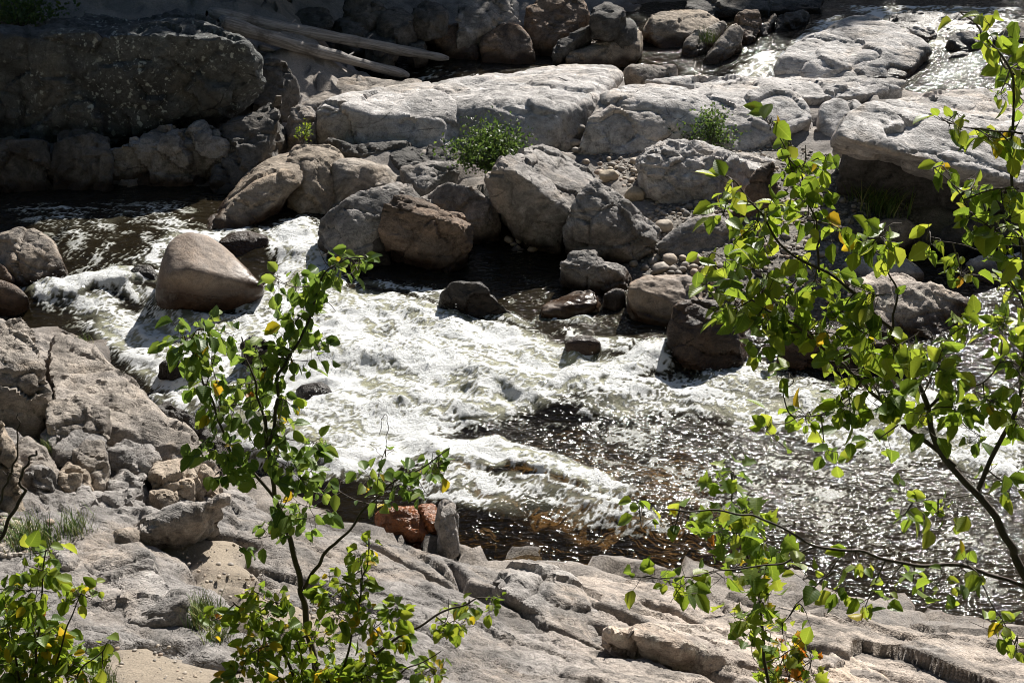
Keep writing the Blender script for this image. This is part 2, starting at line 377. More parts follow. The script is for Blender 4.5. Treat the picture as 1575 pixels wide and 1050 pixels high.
fk = fb_[keep[fb_].all(1)]; used = np.unique(fk); remap = np.full(len(qb), -1); remap[used] = np.arange(len(used))
Vb_ = np.stack((qb[:, 0], qb[:, 1], zb2), 1)[used]; me = mesh_np('bedrock', Vb_, remap[fk]); smooth_shade(me)
attr(me, 'wet', sstep(.14, .02, Vb_[:, 2]-water_z(Vb_)+.08*noise(Vb_*2.2, 5)))
attr(me, 'tone', np.clip(sstep(-.5, 1.8, Vb_[:, 0]+.8*noise(Vb_*.9, 8)) + .55*sstep(15.5, 13.5, Vb_[:, 1])*0 + .45*(Vb_[:, 0] < -4.5)*sstep(12.5, 14, Vb_[:, 1]), 0, 1))
bed = link('bedrock', me, M['shore']); bed['kind'] = 'structure'
print('ground', time.time()-T0)

# ------------------------------------------------------------------ river water
def PZ(l): return [tuple(at_z(px, py, float(water_z(at_z(px, py, .5))[0]))[:2]) for px, py in l]
FLOWS = [[(0,320),(150,318),(300,335)],[(300,335),(420,345),(470,360),(450,420),(440,480)],[(150,390),(90,440),(130,470),(200,500),(240,560),(290,620),(380,660),(470,690)],
 [(440,480),(560,520),(680,570),(800,600),(950,590),(1050,600),(1200,630),(1400,680),(1575,720)],[(470,690),(600,720),(720,700),(850,730),(980,790),(1100,830),(1400,860)],
 [(720,420),(820,440),(920,490),(1000,540),(1050,590)],[(1420,380),(1500,430),(1575,470)],[(1500,15),(1300,25),(1180,70),(1090,100)],[(700,100),(620,106),(540,112)],[(800,660),(1000,700),(1300,760),(1575,820)]]
FL = []
for f_ in FLOWS:
    g = PZ(f_)
    for a, b in zip(g[:-1], g[1:]):
        a, b = np.array(a), np.array(b); d = (b-a)/np.linalg.norm(b-a)
        for t in np.linspace(0, 1, 4): FL.append((*(a+(b-a)*t), *d))
FL = np.array(FL)
# (outline in the photograph, density of foam and painted sun glitter, softness in metres)
FOAM_GLITTER = [([(300,440),(405,440),(430,400),(395,350),(470,330),(505,350),(520,400),(545,440),(640,462),(740,490),(850,520),(940,565),(1000,540),(1030,545),(1035,590),(960,612),(880,630),(800,650),(700,668),(640,720),(600,770),(500,790),(440,700),(420,640),(330,600),(300,560),(400,500)],.79,.35),
 ([(40,440),(120,405),(180,402),(235,398),(230,412),(150,440),(110,470),(60,470)],.92,.2),
 ([(40,470),(160,450),(300,480),(420,480),(400,560),(300,640),(240,615),(150,520),(110,490)],.74,.35),
 ([(280,590),(420,600),(520,790),(440,775),(350,730),(310,670)],.80,.25),
 ([(210,570),(290,590),(300,650),(330,680),(240,615)],.85,.25),
 ([(0,315),(300,310),(320,350),(250,400),(100,405),(60,360)],.37,.5),
 ([(250,350),(400,345),(360,365),(300,370),(240,400),(200,390)],.55,.3),
 ([(520,420),(660,440),(740,480),(640,462),(545,440)],.5,.2),
 ([(700,470),(840,500),(1000,530),(960,560),(860,520)],.5,.25),
 ([(800,410),(900,470),(1030,500),(1030,540),(900,500),(760,470)],.22,.3),
 ([(1030,590),(1150,560),(1300,600),(1575,640),(1575,740),(1450,720),(1300,700),(1100,650),(960,640)],.68,.35),
 ([(1380,600),(1575,640),(1575,750),(1450,720)],.88,.3),
 ([(880,625),(1030,595),(1060,620),(950,650),(880,650)],.55,.2),
 ([(660,680),(760,682),(860,712),(940,750),(995,790),(970,800),(880,775),(790,735),(700,725),(650,730)],.93,.16),
 ([(640,720),(700,720),(800,740),(900,780),(980,800),(1010,840),(900,830),(780,790),(680,770),(600,775)],.60,.25),
 ([(600,770),(700,735),(900,785),(1010,835),(1090,870),(900,858),(760,845),(630,810)],.50,.25),
 ([(680,650),(900,640),(1100,640),(1300,700),(1575,760),(1575,960),(1300,900),(1050,850),(980,780),(880,720),(760,680)],.27,.5),
 ([(1130,660),(1300,700),(1500,760),(1500,880),(1250,850),(1050,800)],.30,.5),
 ([(1060,110),(1110,95),(1150,72),(1190,60),(1200,72),(1140,105)],.72,.25),
 ([(1180,70),(1260,25),(1300,15),(1290,35),(1210,70)],.6,.3),([(1290,0),(1575,0),(1575,60),(1420,60),(1340,25)],.5,.5),([(1400,105),(1575,100),(1540,135),(1400,135)],.28,.3),  # the far corner outline paints sun glitter as white foam
 ([(560,112),(700,98),(740,104),(640,116)],.3,.3)]
BUMPS = [([(60,450),(130,425),(180,412)],.16,.35),([(520,560),(640,560),(760,600),(850,610),(940,590),(1010,560)],.24,.5),([(480,640),(600,620),(720,640)],.14,.4),
 ([(690,700),(800,712),(900,755),(985,795)],.09,.42),([(400,380),(470,390)],.15,.4),([(480,480),(600,480),(700,510)],.12,.35),([(880,640),(1000,612),(1080,620)],.1,.3),
 ([(1120,600),(1300,640),(1500,690)],.12,.4),([(200,470),(260,520)],-.15,.35),([(330,640),(440,700),(520,750)],.12,.4),([(860,570),(960,575)],-.12,.3),([(1140,100),(1080,110)],.12,.3)]
WAKES = [[(240,455),(275,484),(320,486),(405,448)],[(198,435),(240,445)],[(35,445),(105,430)],[(365,560),(395,582),(424,562)],[(250,580),(302,582)],[(450,612),(512,614)],[(672,450),(740,480),(812,500)],[(866,536),(926,542)],[(1026,545),(1060,572),(1110,578)],[(235,625),(330,705)],[(830,490),(900,492)],[(305,360),(340,366)],[(480,365),(540,402)]]
BROWN = [P2([(600,720),(680,645),(900,632),(1040,640),(1130,700),(1140,850),(980,870),(740,850),(640,800)], .1)]
def water_fields(q, step, fine):
    n = len(q); z = water_z(q); Q = np.stack((q[:, 0], q[:, 1], np.zeros(n)), 1)
    dens = np.zeros(n); warp = .22*np.stack((fbm(Q*1.3, 3, 71), fbm(Q*1.3+7, 3, 72)), 1)
    for poly, d, s in FOAM_GLITTER: dens = np.maximum(dens, d*poly_soft(q+warp, PZ(poly), s))
    for line, h, wd in BUMPS:
        e, _ = seg_dist(q+warp*.6, PZ(line)); z = z + h*np.exp(-(e/wd)**2)
    for line in WAKES:
        e, _ = seg_dist(q+warp*.5, PZ(line)); dens = np.maximum(dens, .62*np.exp(-(e/.22)**2))
    # flow direction
    vx = np.zeros(n); vy = np.zeros(n)
    for fx, fy, dx, dy in FL:
        k = 1/(((q[:, 0]-fx)**2+(q[:, 1]-fy)**2)**1.5+.05); vx += k*dx; vy += k*dy
    L = np.hypot(vx, vy)+1e-9; vx /= L; vy /= L
    return z, dens, vx, vy, Q
def lic(field, vx, vy, nx, ny, steps, step):
    R, Cc = np.meshgrid(np.arange(ny, dtype=float), np.arange(nx, dtype=float), indexing='ij')
    f2 = field.reshape(ny, nx); u = vx.reshape(ny, nx); v = vy.reshape(ny, nx)
    acc = f2.copy(); cnt = 1
    for sgn in (1, -1):
        r, c = R.copy(), Cc.copy()
        for k in range(steps):
            ri = np.clip(r.astype(int), 0, ny-1); ci = np.clip(c.astype(int), 0, nx-1)
            c += sgn*u[ri, ci]*step; r += sgn*v[ri, ci]*step
            ri = np.clip(np.rint(r).astype(int), 0, ny-1); ci = np.clip(np.rint(c).astype(int), 0, nx-1)
            acc += f2[ri, ci]; cnt += 1
    return (acc/cnt).ravel()
def rank01(a):
    s = np.argsort(a[::7]); ref = a[::7][s]; return np.searchsorted(ref, a)/len(ref)
def make_water(xs, ys, fine):
    q, fc = grid(xs, ys); nx, ny = len(xs), len(ys); st = xs[1]-xs[0]
    z, dens, vx, vy, Q = water_fields(q, st, fine)
    e = .04; pot = lambda A: fbm(A*2.3, 2, 81) + .5*noise(A*5.5, 83)
    p0 = pot(Q); cx = (pot(Q+np.array((0, e, 0)))-p0)/e; cy = -(pot(Q+np.array((e, 0, 0)))-p0)/e
    u, v = vx+.24*cx, vy+.24*cy; L = np.hypot(u, v)+1e-6; u, v = u/L, v/L
    lace = lic(rng.standard_normal(len(q)), u, v, nx, ny, int(.85/st), 1.0)
    lace2 = lic(ridged(Q*3.2, 3, 85)*.9+.8*fbm(Q*9, 2, 86), u, v, nx, ny, int(.42/st), 1.0)
    lace = .62*rank01(lace) + .38*rank01(lace2); lace = rank01(lace)
    patch = .5+.5*np.clip(fbm(Q*.9, 3, 88)*2.2, -1, 1)
    D = np.clip(dens*(.80+.4*patch), 0, .985)
    foam = sstep(1-D-.20, 1-D+.24, lace)*np.clip(D*2.2, 0, 1)
    aer = sstep(.36, .80, D+.18*fbm(Q*1.1, 2, 89))
    turb = sstep(.1, .8, dens)
    W = np.stack((u*0+Q[:, 0], Q[:, 1], z), 1)
    h = turb*(.10*ridged(Q*1.0, 2, 91) + .06*fbm(Q*2.3, 3, 93) + .012*fbm(Q*8, 2, 94)) + (.018+.02*turb)*fbm(Q*np.array((3., 5., 1)), 3, 95) + .014*(foam-.35)*turb + .02*fbm(Q*1.0, 2, 97)
    return np.stack((q[:, 0], q[:, 1], z+h), 1), fc, foam, aer, lace
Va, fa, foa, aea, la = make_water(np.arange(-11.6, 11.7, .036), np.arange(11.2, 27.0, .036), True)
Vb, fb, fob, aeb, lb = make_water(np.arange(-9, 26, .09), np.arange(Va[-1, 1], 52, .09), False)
V = np.concatenate((Va, Vb)); me = mesh_np('river_water', V, np.concatenate((fa, fb+len(Va)))); smooth_shade(me)
depth = np.clip(V[:, 2]-ground_h(V), 0, 2)
attr(me, 'foam', np.concatenate((foa, fob))); attr(me, 'aer', np.concatenate((aea, aeb))); attr(me, 'depth', depth)
brown = np.max([poly_soft(V, b, .4) for b in BROWN], 0); attr(me, 'shallow', brown)
N = NT('river_water'); p = N.geo_pos()
foam0, aer, sh = N.attr('foam'), N.attr('aer'), N.attr('shallow')
foam = N.ramp(N.math('MULTIPLY_ADD', N.math('SUBTRACT', N.noise(34, 4, .7, p, .5), .5), 1.0, foam0), [(.2, 0.), (.85, 1.)])
wv = N.noise(7, 1, .5, map_scale(N, p, .7, 1.9, 1), .8); wv2 = N.noise(19, 1, .5, map_scale(N, p, 1, 1.6, 1), .5)
st_ = N.math('MULTIPLY_ADD', sh, -.28, 1.)
nb = N.bump(wv, 1., .075); N.l(st_, nb.node.inputs['Strength']); nb = N.bump(wv2, 1., .007, nb); N.l(st_, nb.node.inputs['Strength'])
tr = N.n('ShaderNodeBsdfTransparent'); tr.inputs[0].default_value = (.78, .62, .40, 1)
df = N.n('ShaderNodeBsdfDiffuse'); df.inputs[0].default_value = (.016, .012, .006, 1)
under = N.n('ShaderNodeMixShader'); N.l(N.math('MULTIPLY_ADD', sh, -.68, .94), under.inputs[0]); N.l(tr.outputs[0], under.inputs[1]); N.l(df.outputs[0], under.inputs[2])
gl = N.n('ShaderNodeBsdfGlossy'); gl.inputs['Roughness'].default_value = .085; N.l(nb, gl.inputs['Normal'])
fr_ = N.n('ShaderNodeFresnel'); fr_.inputs[0].default_value = 1.33; N.l(nb, fr_.inputs['Normal'])
wat = N.n('ShaderNodeMixShader'); N.l(fr_.outputs[0], wat.inputs[0]); N.l(under.outputs[0], wat.inputs[1]); N.l(gl.outputs[0], wat.inputs[2])
fcol = N.mix(foam, N.mix(N.noise(4, 3, .6, p), (.30, .295, .17), (.46, .455, .315)), (.75, .76, .755))
fb_ = N.n('ShaderNodeBsdfPrincipled'); N.l(fcol, fb_.inputs['Base Color']); fb_.inputs['Roughness'].default_value = .45
fb_.inputs['Specular IOR Level'].default_value = .4
fn = N.bump(N.noise(18, 6, .75, p, .4), .9, .05, N.bump(foam, .6, .05)); N.l(fn, fb_.inputs['Normal'])
tot = N.n('ShaderNodeMixShader')
N.l(N.math('MAXIMUM', foam, N.math('MULTIPLY', aer, .85)), tot.inputs[0]); N.l(wat.outputs[0], tot.inputs[1]); N.l(fb_.outputs[0], tot.inputs[2])
water = link('river_water', me, N.surf(tot.outputs[0])); water['kind'] = 'structure'
# drops thrown up by the breaking water
rd = np.random.default_rng(3); hot = np.where((np.concatenate((foa, fob)) > .75) & (V[:, 1] < 27))[0]
crest = V[hot, 2]-water_z(V[hot]); hot = hot[crest > np.quantile(crest, .72)]; pick = rd.choice(hot, 2600)
bm = bmesh.new(); bmesh.ops.create_icosphere(bm, subdivisions=1, radius=1.); iv = np.array([v.co for v in bm.verts]); if_ = np.array([[v.index for v in f.verts] for f in bm.faces]); bm.free()
dl = V[pick]+np.column_stack((rd.normal(size=(len(pick), 2))*.08, rd.exponential(.055, len(pick)))); rr = .003+.007*rd.random(len(pick))**2
me = mesh_np('spray', (iv[None]*rr[:, None, None]+dl[:, None]).reshape(-1, 3), (if_[None]+(np.arange(len(pick))*len(iv))[:, None, None]).reshape(-1, 3)); smooth_shade(me)
N = NT('spray_drops'); bs = N.n('ShaderNodeBsdfPrincipled'); bs.inputs['Base Color'].default_value = (.72, .74, .74, 1); bs.inputs['Roughness'].default_value = .3
o = link('spray', me, N.surf(bs.outputs[0])); tag(o, 'white drops thrown up along the breaking rapids', 'spray', kind='stuff')
print('water', time.time()-T0)

# ------------------------------------------------------------------ rocks
tmp_s = bpy.data.scenes.new('workshop')
def WIN(s):
    with bpy.context.temp_override(scene=s, view_layer=s.view_layers[0]): return bpy.context.evaluated_depsgraph_get()
def hull(points, chips=0, cut=.08, rnd=None):
    pts = np.array(points); ext = np.ptp(pts, 0); size = float(np.median(ext))
    bm = bmesh.new()
    for p in points: bm.verts.new(p)
    for k in range(chips):
        bmesh.ops.convex_hull(bm, input=bm.verts)
        bmesh.ops.delete(bm, geom=[v for v in bm.verts if not v.link_faces], context='VERTS')
        n = rnd.standard_normal(3); n[1] -= .5; n[2] = abs(n[2])*.8+.1; n /= np.linalg.norm(n)
        V = np.array([v.co for v in bm.verts]); sup = (V@n).max()
        co = n*(sup-size*cut*(.3+.9*rnd.random()))
        bmesh.ops.bisect_plane(bm, geom=bm.verts[:]+bm.edges[:]+bm.faces[:], plane_co=co, plane_no=n, clear_outer=True)
        bmesh.ops.delete(bm, geom=bm.faces[:], context='FACES_ONLY')
        bmesh.ops.delete(bm, geom=bm.edges[:], context='EDGES_FACES') if False else None
        vs = [v.co.copy() for v in bm.verts]; bm.free(); bm = bmesh.new()
        for c_ in vs: bm.verts.new(c_)
    r = bmesh.ops.convex_hull(bm, input=bm.verts)
    bmesh.ops.delete(bm, geom=[v for v in bm.verts if not v.link_faces], context='VERTS')
    bmesh.ops.triangulate(bm, faces=bm.faces)
    return bm
STY = {  # relax, broad, mid, fine, facet, cell scale, crack, strata, corner cuts
 'round': dict(plate=0, it=14, broad=.04, mid=.012, fine=.005, facet=.0, cs=1., crack=.0, strata=0, chips=0, cut=.06),
 'worn':  dict(plate=0.25, it=2, broad=.04, mid=.025, fine=.010, facet=.08, cs=1.0, crack=.03, strata=0, chips=12, cut=.09),
 'block': dict(plate=0.7, it=0, broad=.03, mid=.022, fine=.012, facet=.12, cs=1.4, crack=.04, strata=.02, chips=3, cut=.08),
 'ledge': dict(plate=0, it=5, broad=.10, mid=.012, fine=.008, facet=.06, cs=.6, crack=.05, strata=.0, chips=3, cut=.05),
 'slab':  dict(plate=0.6, it=0, broad=.04, mid=.022, fine=.010, facet=.08, cs=.8, crack=.05, strata=.06, chips=1, cut=.03),
 'cliff': dict(plate=1.0, it=0, broad=.06, mid=.04, fine=.02, facet=.14, cs=.7, crack=.07, strata=.0, chips=2, cut=.05)}
seed_n = [0]
def rock(name, label, cat, base, top, z0, depth, sty='block', mat='grey', vox=.05, group=None, more=(), drop=.5, wet=0., dry=False, wh=.36, **kw):
    """base: pixels where the rock meets the ground at height z0; top: (px, py, metres behind the front foot)"""
    S = dict(STY[sty]); S.update(kw); seed_n[0] += 1; sn = seed_n[0]*13
    parts = []
    for b, t, zz, dp in [(base, top, z0, depth)]+list(more):
        G = [at_z(px, py, zz) for px, py in b]; Y0 = min(g[1] for g in G)
        pts = [tuple(g) for g in G] + [(g[0], g[1]+.05, g[2]-drop) for g in G]
        pts += [tuple(at_y(px, py, Y0+dy*(.78 if cat == 'boulder' and dy > 0 else 1.))) for px, py, dy in t]
        allp = [(x[0], x[1]) for x in b] + [(x[0], x[1]) for x in t]
        cx = sum(x for x, _ in allp)/len(allp); cy = sum(y for _, y in allp)/len(allp)
        for px, py in allp:
            g = at_y(cx+(px-cx)*.78, cy+(py-cy)*.70+4, Y0+dp)
            pts.append(tuple(g)); pts.append((g[0], g[1], min(g[2], zz)-drop))
        parts.append(pts)
    bm = bmesh.new()
    for pts in parts:
        h = hull(pts, S['chips'], S['cut'], np.random.default_rng(sn+101)); m_ = bpy.data.meshes.new('t'); h.to_mesh(m_); h.free(); bm.from_mesh(m_); bpy.data.meshes.remove(m_)
    me0 = bpy.data.meshes.new('t'); bm.to_mesh(me0); bm.free()
    ob = bpy.data.objects.new('t', me0); tmp_s.collection.objects.link(ob)
    md = ob.modifiers.new('r', 'REMESH'); md.mode = 'VOXEL'; md.voxel_size = vox*1.1; md.adaptivity = 0
    tmp_s.view_layers[0].update(); dg = tmp_s.view_layers[0].depsgraph or WIN(tmp_s)
    me = bpy.data.meshes.new_from_object(ob.evaluated_get(dg)); bpy.data.objects.remove(ob); bpy.data.meshes.remove(me0)
    V = relax(me, verts_of(me), S['it'])
    me.vertices.foreach_set('co', V.astype(np.float32).ravel()); me.update()
    Nn = normals_of(me); P = V+sn*3.7
    d = S['broad']*fbm(P*.9, 3, sn) + S['mid']*ridged(P*2.2+.3*noise(P, 2)[:, None], 3, sn+3) + S['fine']*fbm(P*8, 3, sn+6)
    if S['facet']:
        f_, c_ = fracture(P, sn, S['cs'], S['facet'], (1, 1.2, 1.5)); d += f_ - S['crack']*c_
        f2, c2 = fracture(P, sn+4, S['cs']*2.6, S['facet']*.6, (1, 1.2, 1.5)); d += f2 - .4*S['crack']*c2
    if S['plate']:
        a_, c_ = plates(P, sn+9, S['plate'], 1.3, 2); d += a_-.02*c_
    if S['strata']:
        t = (P@np.array((.42, .48, .77)))/.21 + 1.2*fbm(P*.8, 2, sn+8); k = np.floor(t); fr_ = t-k
        hh = lambda kk: (_hash(kk.astype(np.int64) & 0xffffffff, np.zeros(len(kk), np.int64), np.zeros(len(kk), np.int64), sn) & 1023)/1023.-.5
        d += S['strata']*(hh(k) + (hh(k+1)-hh(k))*sstep(.8, 1., fr_))
    V = V + Nn*d[:, None]
    o0 = np.array((V[:, 0].mean(), V[:, 1].mean(), z0))
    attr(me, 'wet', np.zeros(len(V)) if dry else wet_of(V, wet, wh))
    me.vertices.foreach_set('co', (V-o0).astype(np.float32).ravel()); smooth_shade(me); me.name = name
    low = V[:, 2] < np.minimum(ground_h(V), z0)-.30                     # nothing is kept deep under the ground
    if low.any() and not low.all():
        b_ = bmesh.new(); b_.from_mesh(me); b_.verts.ensure_lookup_table()
        bmesh.ops.delete(b_, geom=[b_.verts[i] for i in np.where(low)[0]], context='VERTS'); b_.to_mesh(me); b_.free(); me.update()
    if sty != 'round' and S['it'] < 6: crisp(me)
    o = link(name, me, M[mat], None, o0)
    return tag(o, label, cat, group, 'thing')
R = rock
# ---- shaded cliff on the far left bank
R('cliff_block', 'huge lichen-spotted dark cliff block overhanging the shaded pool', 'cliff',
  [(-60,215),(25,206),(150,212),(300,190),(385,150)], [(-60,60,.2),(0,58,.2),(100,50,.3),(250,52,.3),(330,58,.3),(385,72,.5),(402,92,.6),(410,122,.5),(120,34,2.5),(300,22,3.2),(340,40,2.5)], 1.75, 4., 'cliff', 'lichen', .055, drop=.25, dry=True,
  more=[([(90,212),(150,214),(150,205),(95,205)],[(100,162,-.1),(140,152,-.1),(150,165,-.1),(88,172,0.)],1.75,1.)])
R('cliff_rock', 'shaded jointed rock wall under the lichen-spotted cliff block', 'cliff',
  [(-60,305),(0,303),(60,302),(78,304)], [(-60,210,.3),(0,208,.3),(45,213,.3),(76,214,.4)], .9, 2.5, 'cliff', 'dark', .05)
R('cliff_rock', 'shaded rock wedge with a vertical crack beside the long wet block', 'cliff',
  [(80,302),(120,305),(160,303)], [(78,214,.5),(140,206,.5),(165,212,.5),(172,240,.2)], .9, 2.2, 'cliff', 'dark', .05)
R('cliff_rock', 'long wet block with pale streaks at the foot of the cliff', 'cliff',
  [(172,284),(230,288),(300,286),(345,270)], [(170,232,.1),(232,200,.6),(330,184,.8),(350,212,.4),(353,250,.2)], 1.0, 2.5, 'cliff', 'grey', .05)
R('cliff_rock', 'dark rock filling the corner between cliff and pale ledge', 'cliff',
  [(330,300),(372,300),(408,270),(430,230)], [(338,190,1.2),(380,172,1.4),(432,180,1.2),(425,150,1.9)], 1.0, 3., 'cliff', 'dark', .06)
R('cliff_rock', 'stack of dark broken rock under the log ends', 'cliff',
  [(385,160),(430,158),(462,150)], [(398,88,.5),(440,95,.6),(452,110,.5)], 1.9, 2., 'block', 'dark', .05)
# ---- dark rocks beyond the creek
G = 'dark rocks beyond the creek'
R('rock', 'big rust-brown boulder beyond the creek', 'boulder', [(742,98),(780,99),(815,97)], [(735,70,.3),(738,42,.8),(775,28,1.2),(802,40,1.1),(835,76,.5)], 1.4, 2., 'worn', 'brown', .07)
R('rock', 'squat rock with a sunlit crown left of the rust-brown boulder', 'boulder', [(640,72),(690,92),(735,95)], [(652,40,1.),(695,44,.9),(718,36,1.2),(738,48,1.)], 1.4, 2., 'block', 'brown', .07)
R('rock', 'dark angular rock above the rust-brown boulder', 'boulder', [(812,60),(850,62),(895,48)], [(805,15,1.),(830,-6,1.6),(900,-4,1.6),(908,22,1.)], 1.9, 2.5, 'block', 'brown', .07)
R('rock', 'pale topped rock between the dark angular rock and the creek bank', 'boulder', [(700,50),(740,44),(800,40)], [(705,5,1.5),(760,-5,2.),(800,0,2.)], 2.2, 2.5, 'block', 'grey', .07)
R('rock', 'long sunlit brown slab tilted beside the creek', 'rock', [(868,100),(920,98),(965,92)], [(874,74,.8),(905,60,1.2),(945,44,1.6),(985,38,1.6),(1000,62,.6)], 1.5, 2.2, 'worn', 'tan', .06)
R('rock', 'dark shaded rock behind the long sunlit slab', 'rock', [(845,92),(880,80),(905,60)], [(858,62,.6),(890,45,.8),(912,40,.8)], 1.6, 1.5, 'block', 'dark', .06)
R('rock', 'rounded tan slab with a creased top above the creek', 'rock', [(985,50),(1030,66),(1062,64)], [(982,30,.8),(1010,18,1.4),(1080,13,1.8),(1112,18,1.6),(1116,34,.9)], 1.75, 2.2, 'worn', 'tan', .06)
R('rock', 'slanted brown slab leaning beside the white chute', 'rock', [(1045,84),(1080,84),(1100,80)], [(1048,62,.4),(1075,46,.8),(1118,30,1.4),(1108,56,.7)], 1.6, 1.6, 'worn', 'warm', .05)
R('rock', 'narrow slanted slab with a grassy crack by the white chute', 'rock', [(1082,90),(1100,92),(1140,66)], [(1090,72,.3),(1130,30,1.3),(1146,38,1.1),(1144,56,.6)], 1.6, 1.4, 'worn', 'warm', .05)
R('rock', 'upright brown block at the head of the slanted slabs', 'rock', [(1138,62),(1152,66),(1166,50)], [(1130,22,.8),(1148,14,1.1),(1166,15,1.1),(1171,30,.8)], 1.75, 1.2, 'block', 'brown', .05)
R('rock', 'thin leaning rock fin over the white chute', 'rock', [(1166,58),(1176,58),(1190,40)], [(1168,34,.4),(1188,17,.8),(1194,24,.7)], 1.75, .9, 'block', 'warm', .05)
R('rock', 'flat dark shelf rock across the creek head', 'rock', [(1055,18),(1160,14),(1262,14)], [(1055,-8,1.),(1160,-10,1.),(1268,-6,1.)], 2.1, 2.5, 'slab', 'dark', .08)
R('rock', 'low dark rock in the shade between chute and shelf', 'rock', [(1190,46),(1225,42),(1240,26)], [(1195,24,.6),(1230,14,.9),(1245,18,.6)], 1.9, 1.2, 'block', 'dark', .06)
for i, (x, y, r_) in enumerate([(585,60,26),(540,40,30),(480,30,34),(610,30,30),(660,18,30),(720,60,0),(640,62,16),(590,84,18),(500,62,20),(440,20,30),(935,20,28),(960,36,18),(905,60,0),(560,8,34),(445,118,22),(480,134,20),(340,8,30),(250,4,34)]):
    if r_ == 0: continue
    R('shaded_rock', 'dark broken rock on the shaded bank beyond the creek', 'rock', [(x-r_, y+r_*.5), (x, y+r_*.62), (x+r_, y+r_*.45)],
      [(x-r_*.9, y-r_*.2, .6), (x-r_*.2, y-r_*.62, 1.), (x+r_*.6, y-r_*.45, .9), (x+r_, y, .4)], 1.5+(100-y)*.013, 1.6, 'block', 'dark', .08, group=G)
# ---- island rock and right creek rocks
R('island_rock', 'broad cracked island rock between two arms of the creek', 'rock',
  [(1192,112),(1240,124),(1330,120),(1395,116),(1428,95)], [(1188,100,.3),(1210,70,1.6),(1260,55,2.4),(1300,28,4.2),(1335,18,4.8),(1360,28,4.4),(1400,50,3.),(1428,72,1.8)], 1.6, 5.5, 'ledge', 'pale', .05, crack=.06)
R('rock', 'pale angular rock at the upstream tip of the island rock', 'rock', [(1398,58),(1425,66),(1440,64)], [(1398,44,.3),(1420,38,.6),(1438,45,.5)], 1.85, .8, 'block', 'pale', .05)
R('rock', 'flat grey rock shelf behind the island rock', 'rock', [(1365,40),(1420,48),(1500,44)], [(1370,22,1.5),(1440,16,2.),(1505,24,1.5)], 1.95, 2.4, 'slab', 'grey', .07)
R('rock', 'low grey rock among leaves at the upper creek', 'rock', [(1450,78),(1500,88),(1530,70)], [(1458,52,.8),(1500,40,1.2),(1535,52,.8)], 1.75, 1.6, 'worn', 'grey', .06)
R('rock', 'small grey rock below the low grey rock in the upper creek', 'rock', [(1445,95),(1475,98),(1500,92)], [(1450,80,.3),(1475,74,.5),(1500,82,.4)], 1.65, .8, 'worn', 'grey', .05)
R('rock', 'dark rounded rock on the right shore of the upper creek', 'rock', [(1520,75),(1560,90),(1640,92)], [(1530,50,.7),(1570,30,1.2),(1640,30,1.4)], 1.7, 1.8, 'worn', 'warm', .06)
R('rock', 'grey rock behind hanging leaves on the creek shore', 'rock', [(1545,100),(1600,118),(1650,115)], [(1548,82,.4),(1590,74,.7),(1650,80,.7)], 1.65, 1.2, 'worn', 'grey', .06)
# ---- the long pale ledge
R('ledge', 'rough left end of the long pale ledge with dark broken front', 'ledge',
  [(488,222),(560,236),(620,242),(690,236)], [(486,168,.7),(500,156,1.2),(560,138,2.6),(640,128,3.6),(745,116,4.2),(740,150,1.8),(560,180,.7),(660,185,.6)], 1.3, 5., 'ledge', 'pale', .05, dry=True)
R('ledge', 'smooth whaleback of pale granite in the middle of the long ledge', 'ledge',
  [(690,226),(750,240),(820,240),(880,228),(900,200)], [(640,160,1.6),(670,138,2.6),(760,112,3.8),(860,98,4.8),(945,97,4.8),(960,112,3.8),(915,148,1.6),(720,160,.9),(800,150,1.),(870,165,.7)], 1.25, 5.5, 'ledge', 'pale', .05, dry=True, it=40, chips=2, mid=.035, facet=.05)
R('ledge', 'low striped shelf behind the left end of the long pale ledge', 'ledge',
  [(436,178),(500,170),(600,150)], [(434,160,.5),(452,140,1.2),(500,120,2.2),(560,115,2.8),(640,120,2.8),(676,127,2.6)], 1.5, 4., 'ledge', 'warm', .06, dry=True)
R('ledge', 'broad block with pale flat crown right of the cobble-filled cleft', 'ledge',
  [(882,240),(960,246),(1040,244),(1070,232)], [(900,192,.4),(925,145,1.4),(960,128,2.2),(1010,130,2.2),(1100,140,1.9),(1100,190,.6),(950,150,1.),(1040,160,1.)], 1.2, 3.4, 'ledge', 'pale', .05, dry=True)
R('ledge', 'pale ledge block behind the dark little bush', 'ledge',
  [(1058,240),(1130,244),(1200,222),(1246,205)], [(1030,152,1.6),(1080,128,2.8),(1180,122,3.2),(1235,146,1.6),(1252,172,.8),(1090,165,.9),(1180,150,1.4)], 1.25, 4., 'ledge', 'pale', .05, dry=True)
R('ledge', 'flat water-worn top shelf of the ledge beside the creek', 'ledge',
  [(985,140),(1100,148),(1240,152),(1330,146),(1385,138)], [(990,122,.8),(1045,117,1.4),(1200,119,1.6),(1330,119,1.8),(1396,124,1.2)], 1.75, 2.6, 'slab', 'pale', .05, dry=True, strata=.02, plate=.1)
R('rock', 'loaf-shaped rock lying on top of the ledge', 'rock', [(964,124),(1000,128),(1045,116)], [(957,104,.3),(975,97,.6),(1035,97,.8),(1050,106,.5)], 1.95, 1.1, 'worn', 'warm', .045, dry=True)
R('ledge', 'rounded shoulder block beside the dark cleft', 'ledge',
  [(1268,235),(1290,240),(1320,225)], [(1262,165,.8),(1282,148,1.3),(1320,150,1.5),(1335,170,1.)], 1.2, 2.2, 'ledge', 'pale', .05, dry=True)
R('ledge', 'large overhanging pale block with deep shade beneath it', 'ledge',
  [(1282,232),(1400,242),(1460,262),(1520,288),(1650,300)], [(1284,208,0.),(1300,172,.9),(1330,156,1.4),(1362,186,1.),(1400,184,1.2),(1580,200,1.6),(1650,205,1.8),(1460,170,3.)], 1.75, 4., 'ledge', 'pale', .05, dry=True, drop=.12)
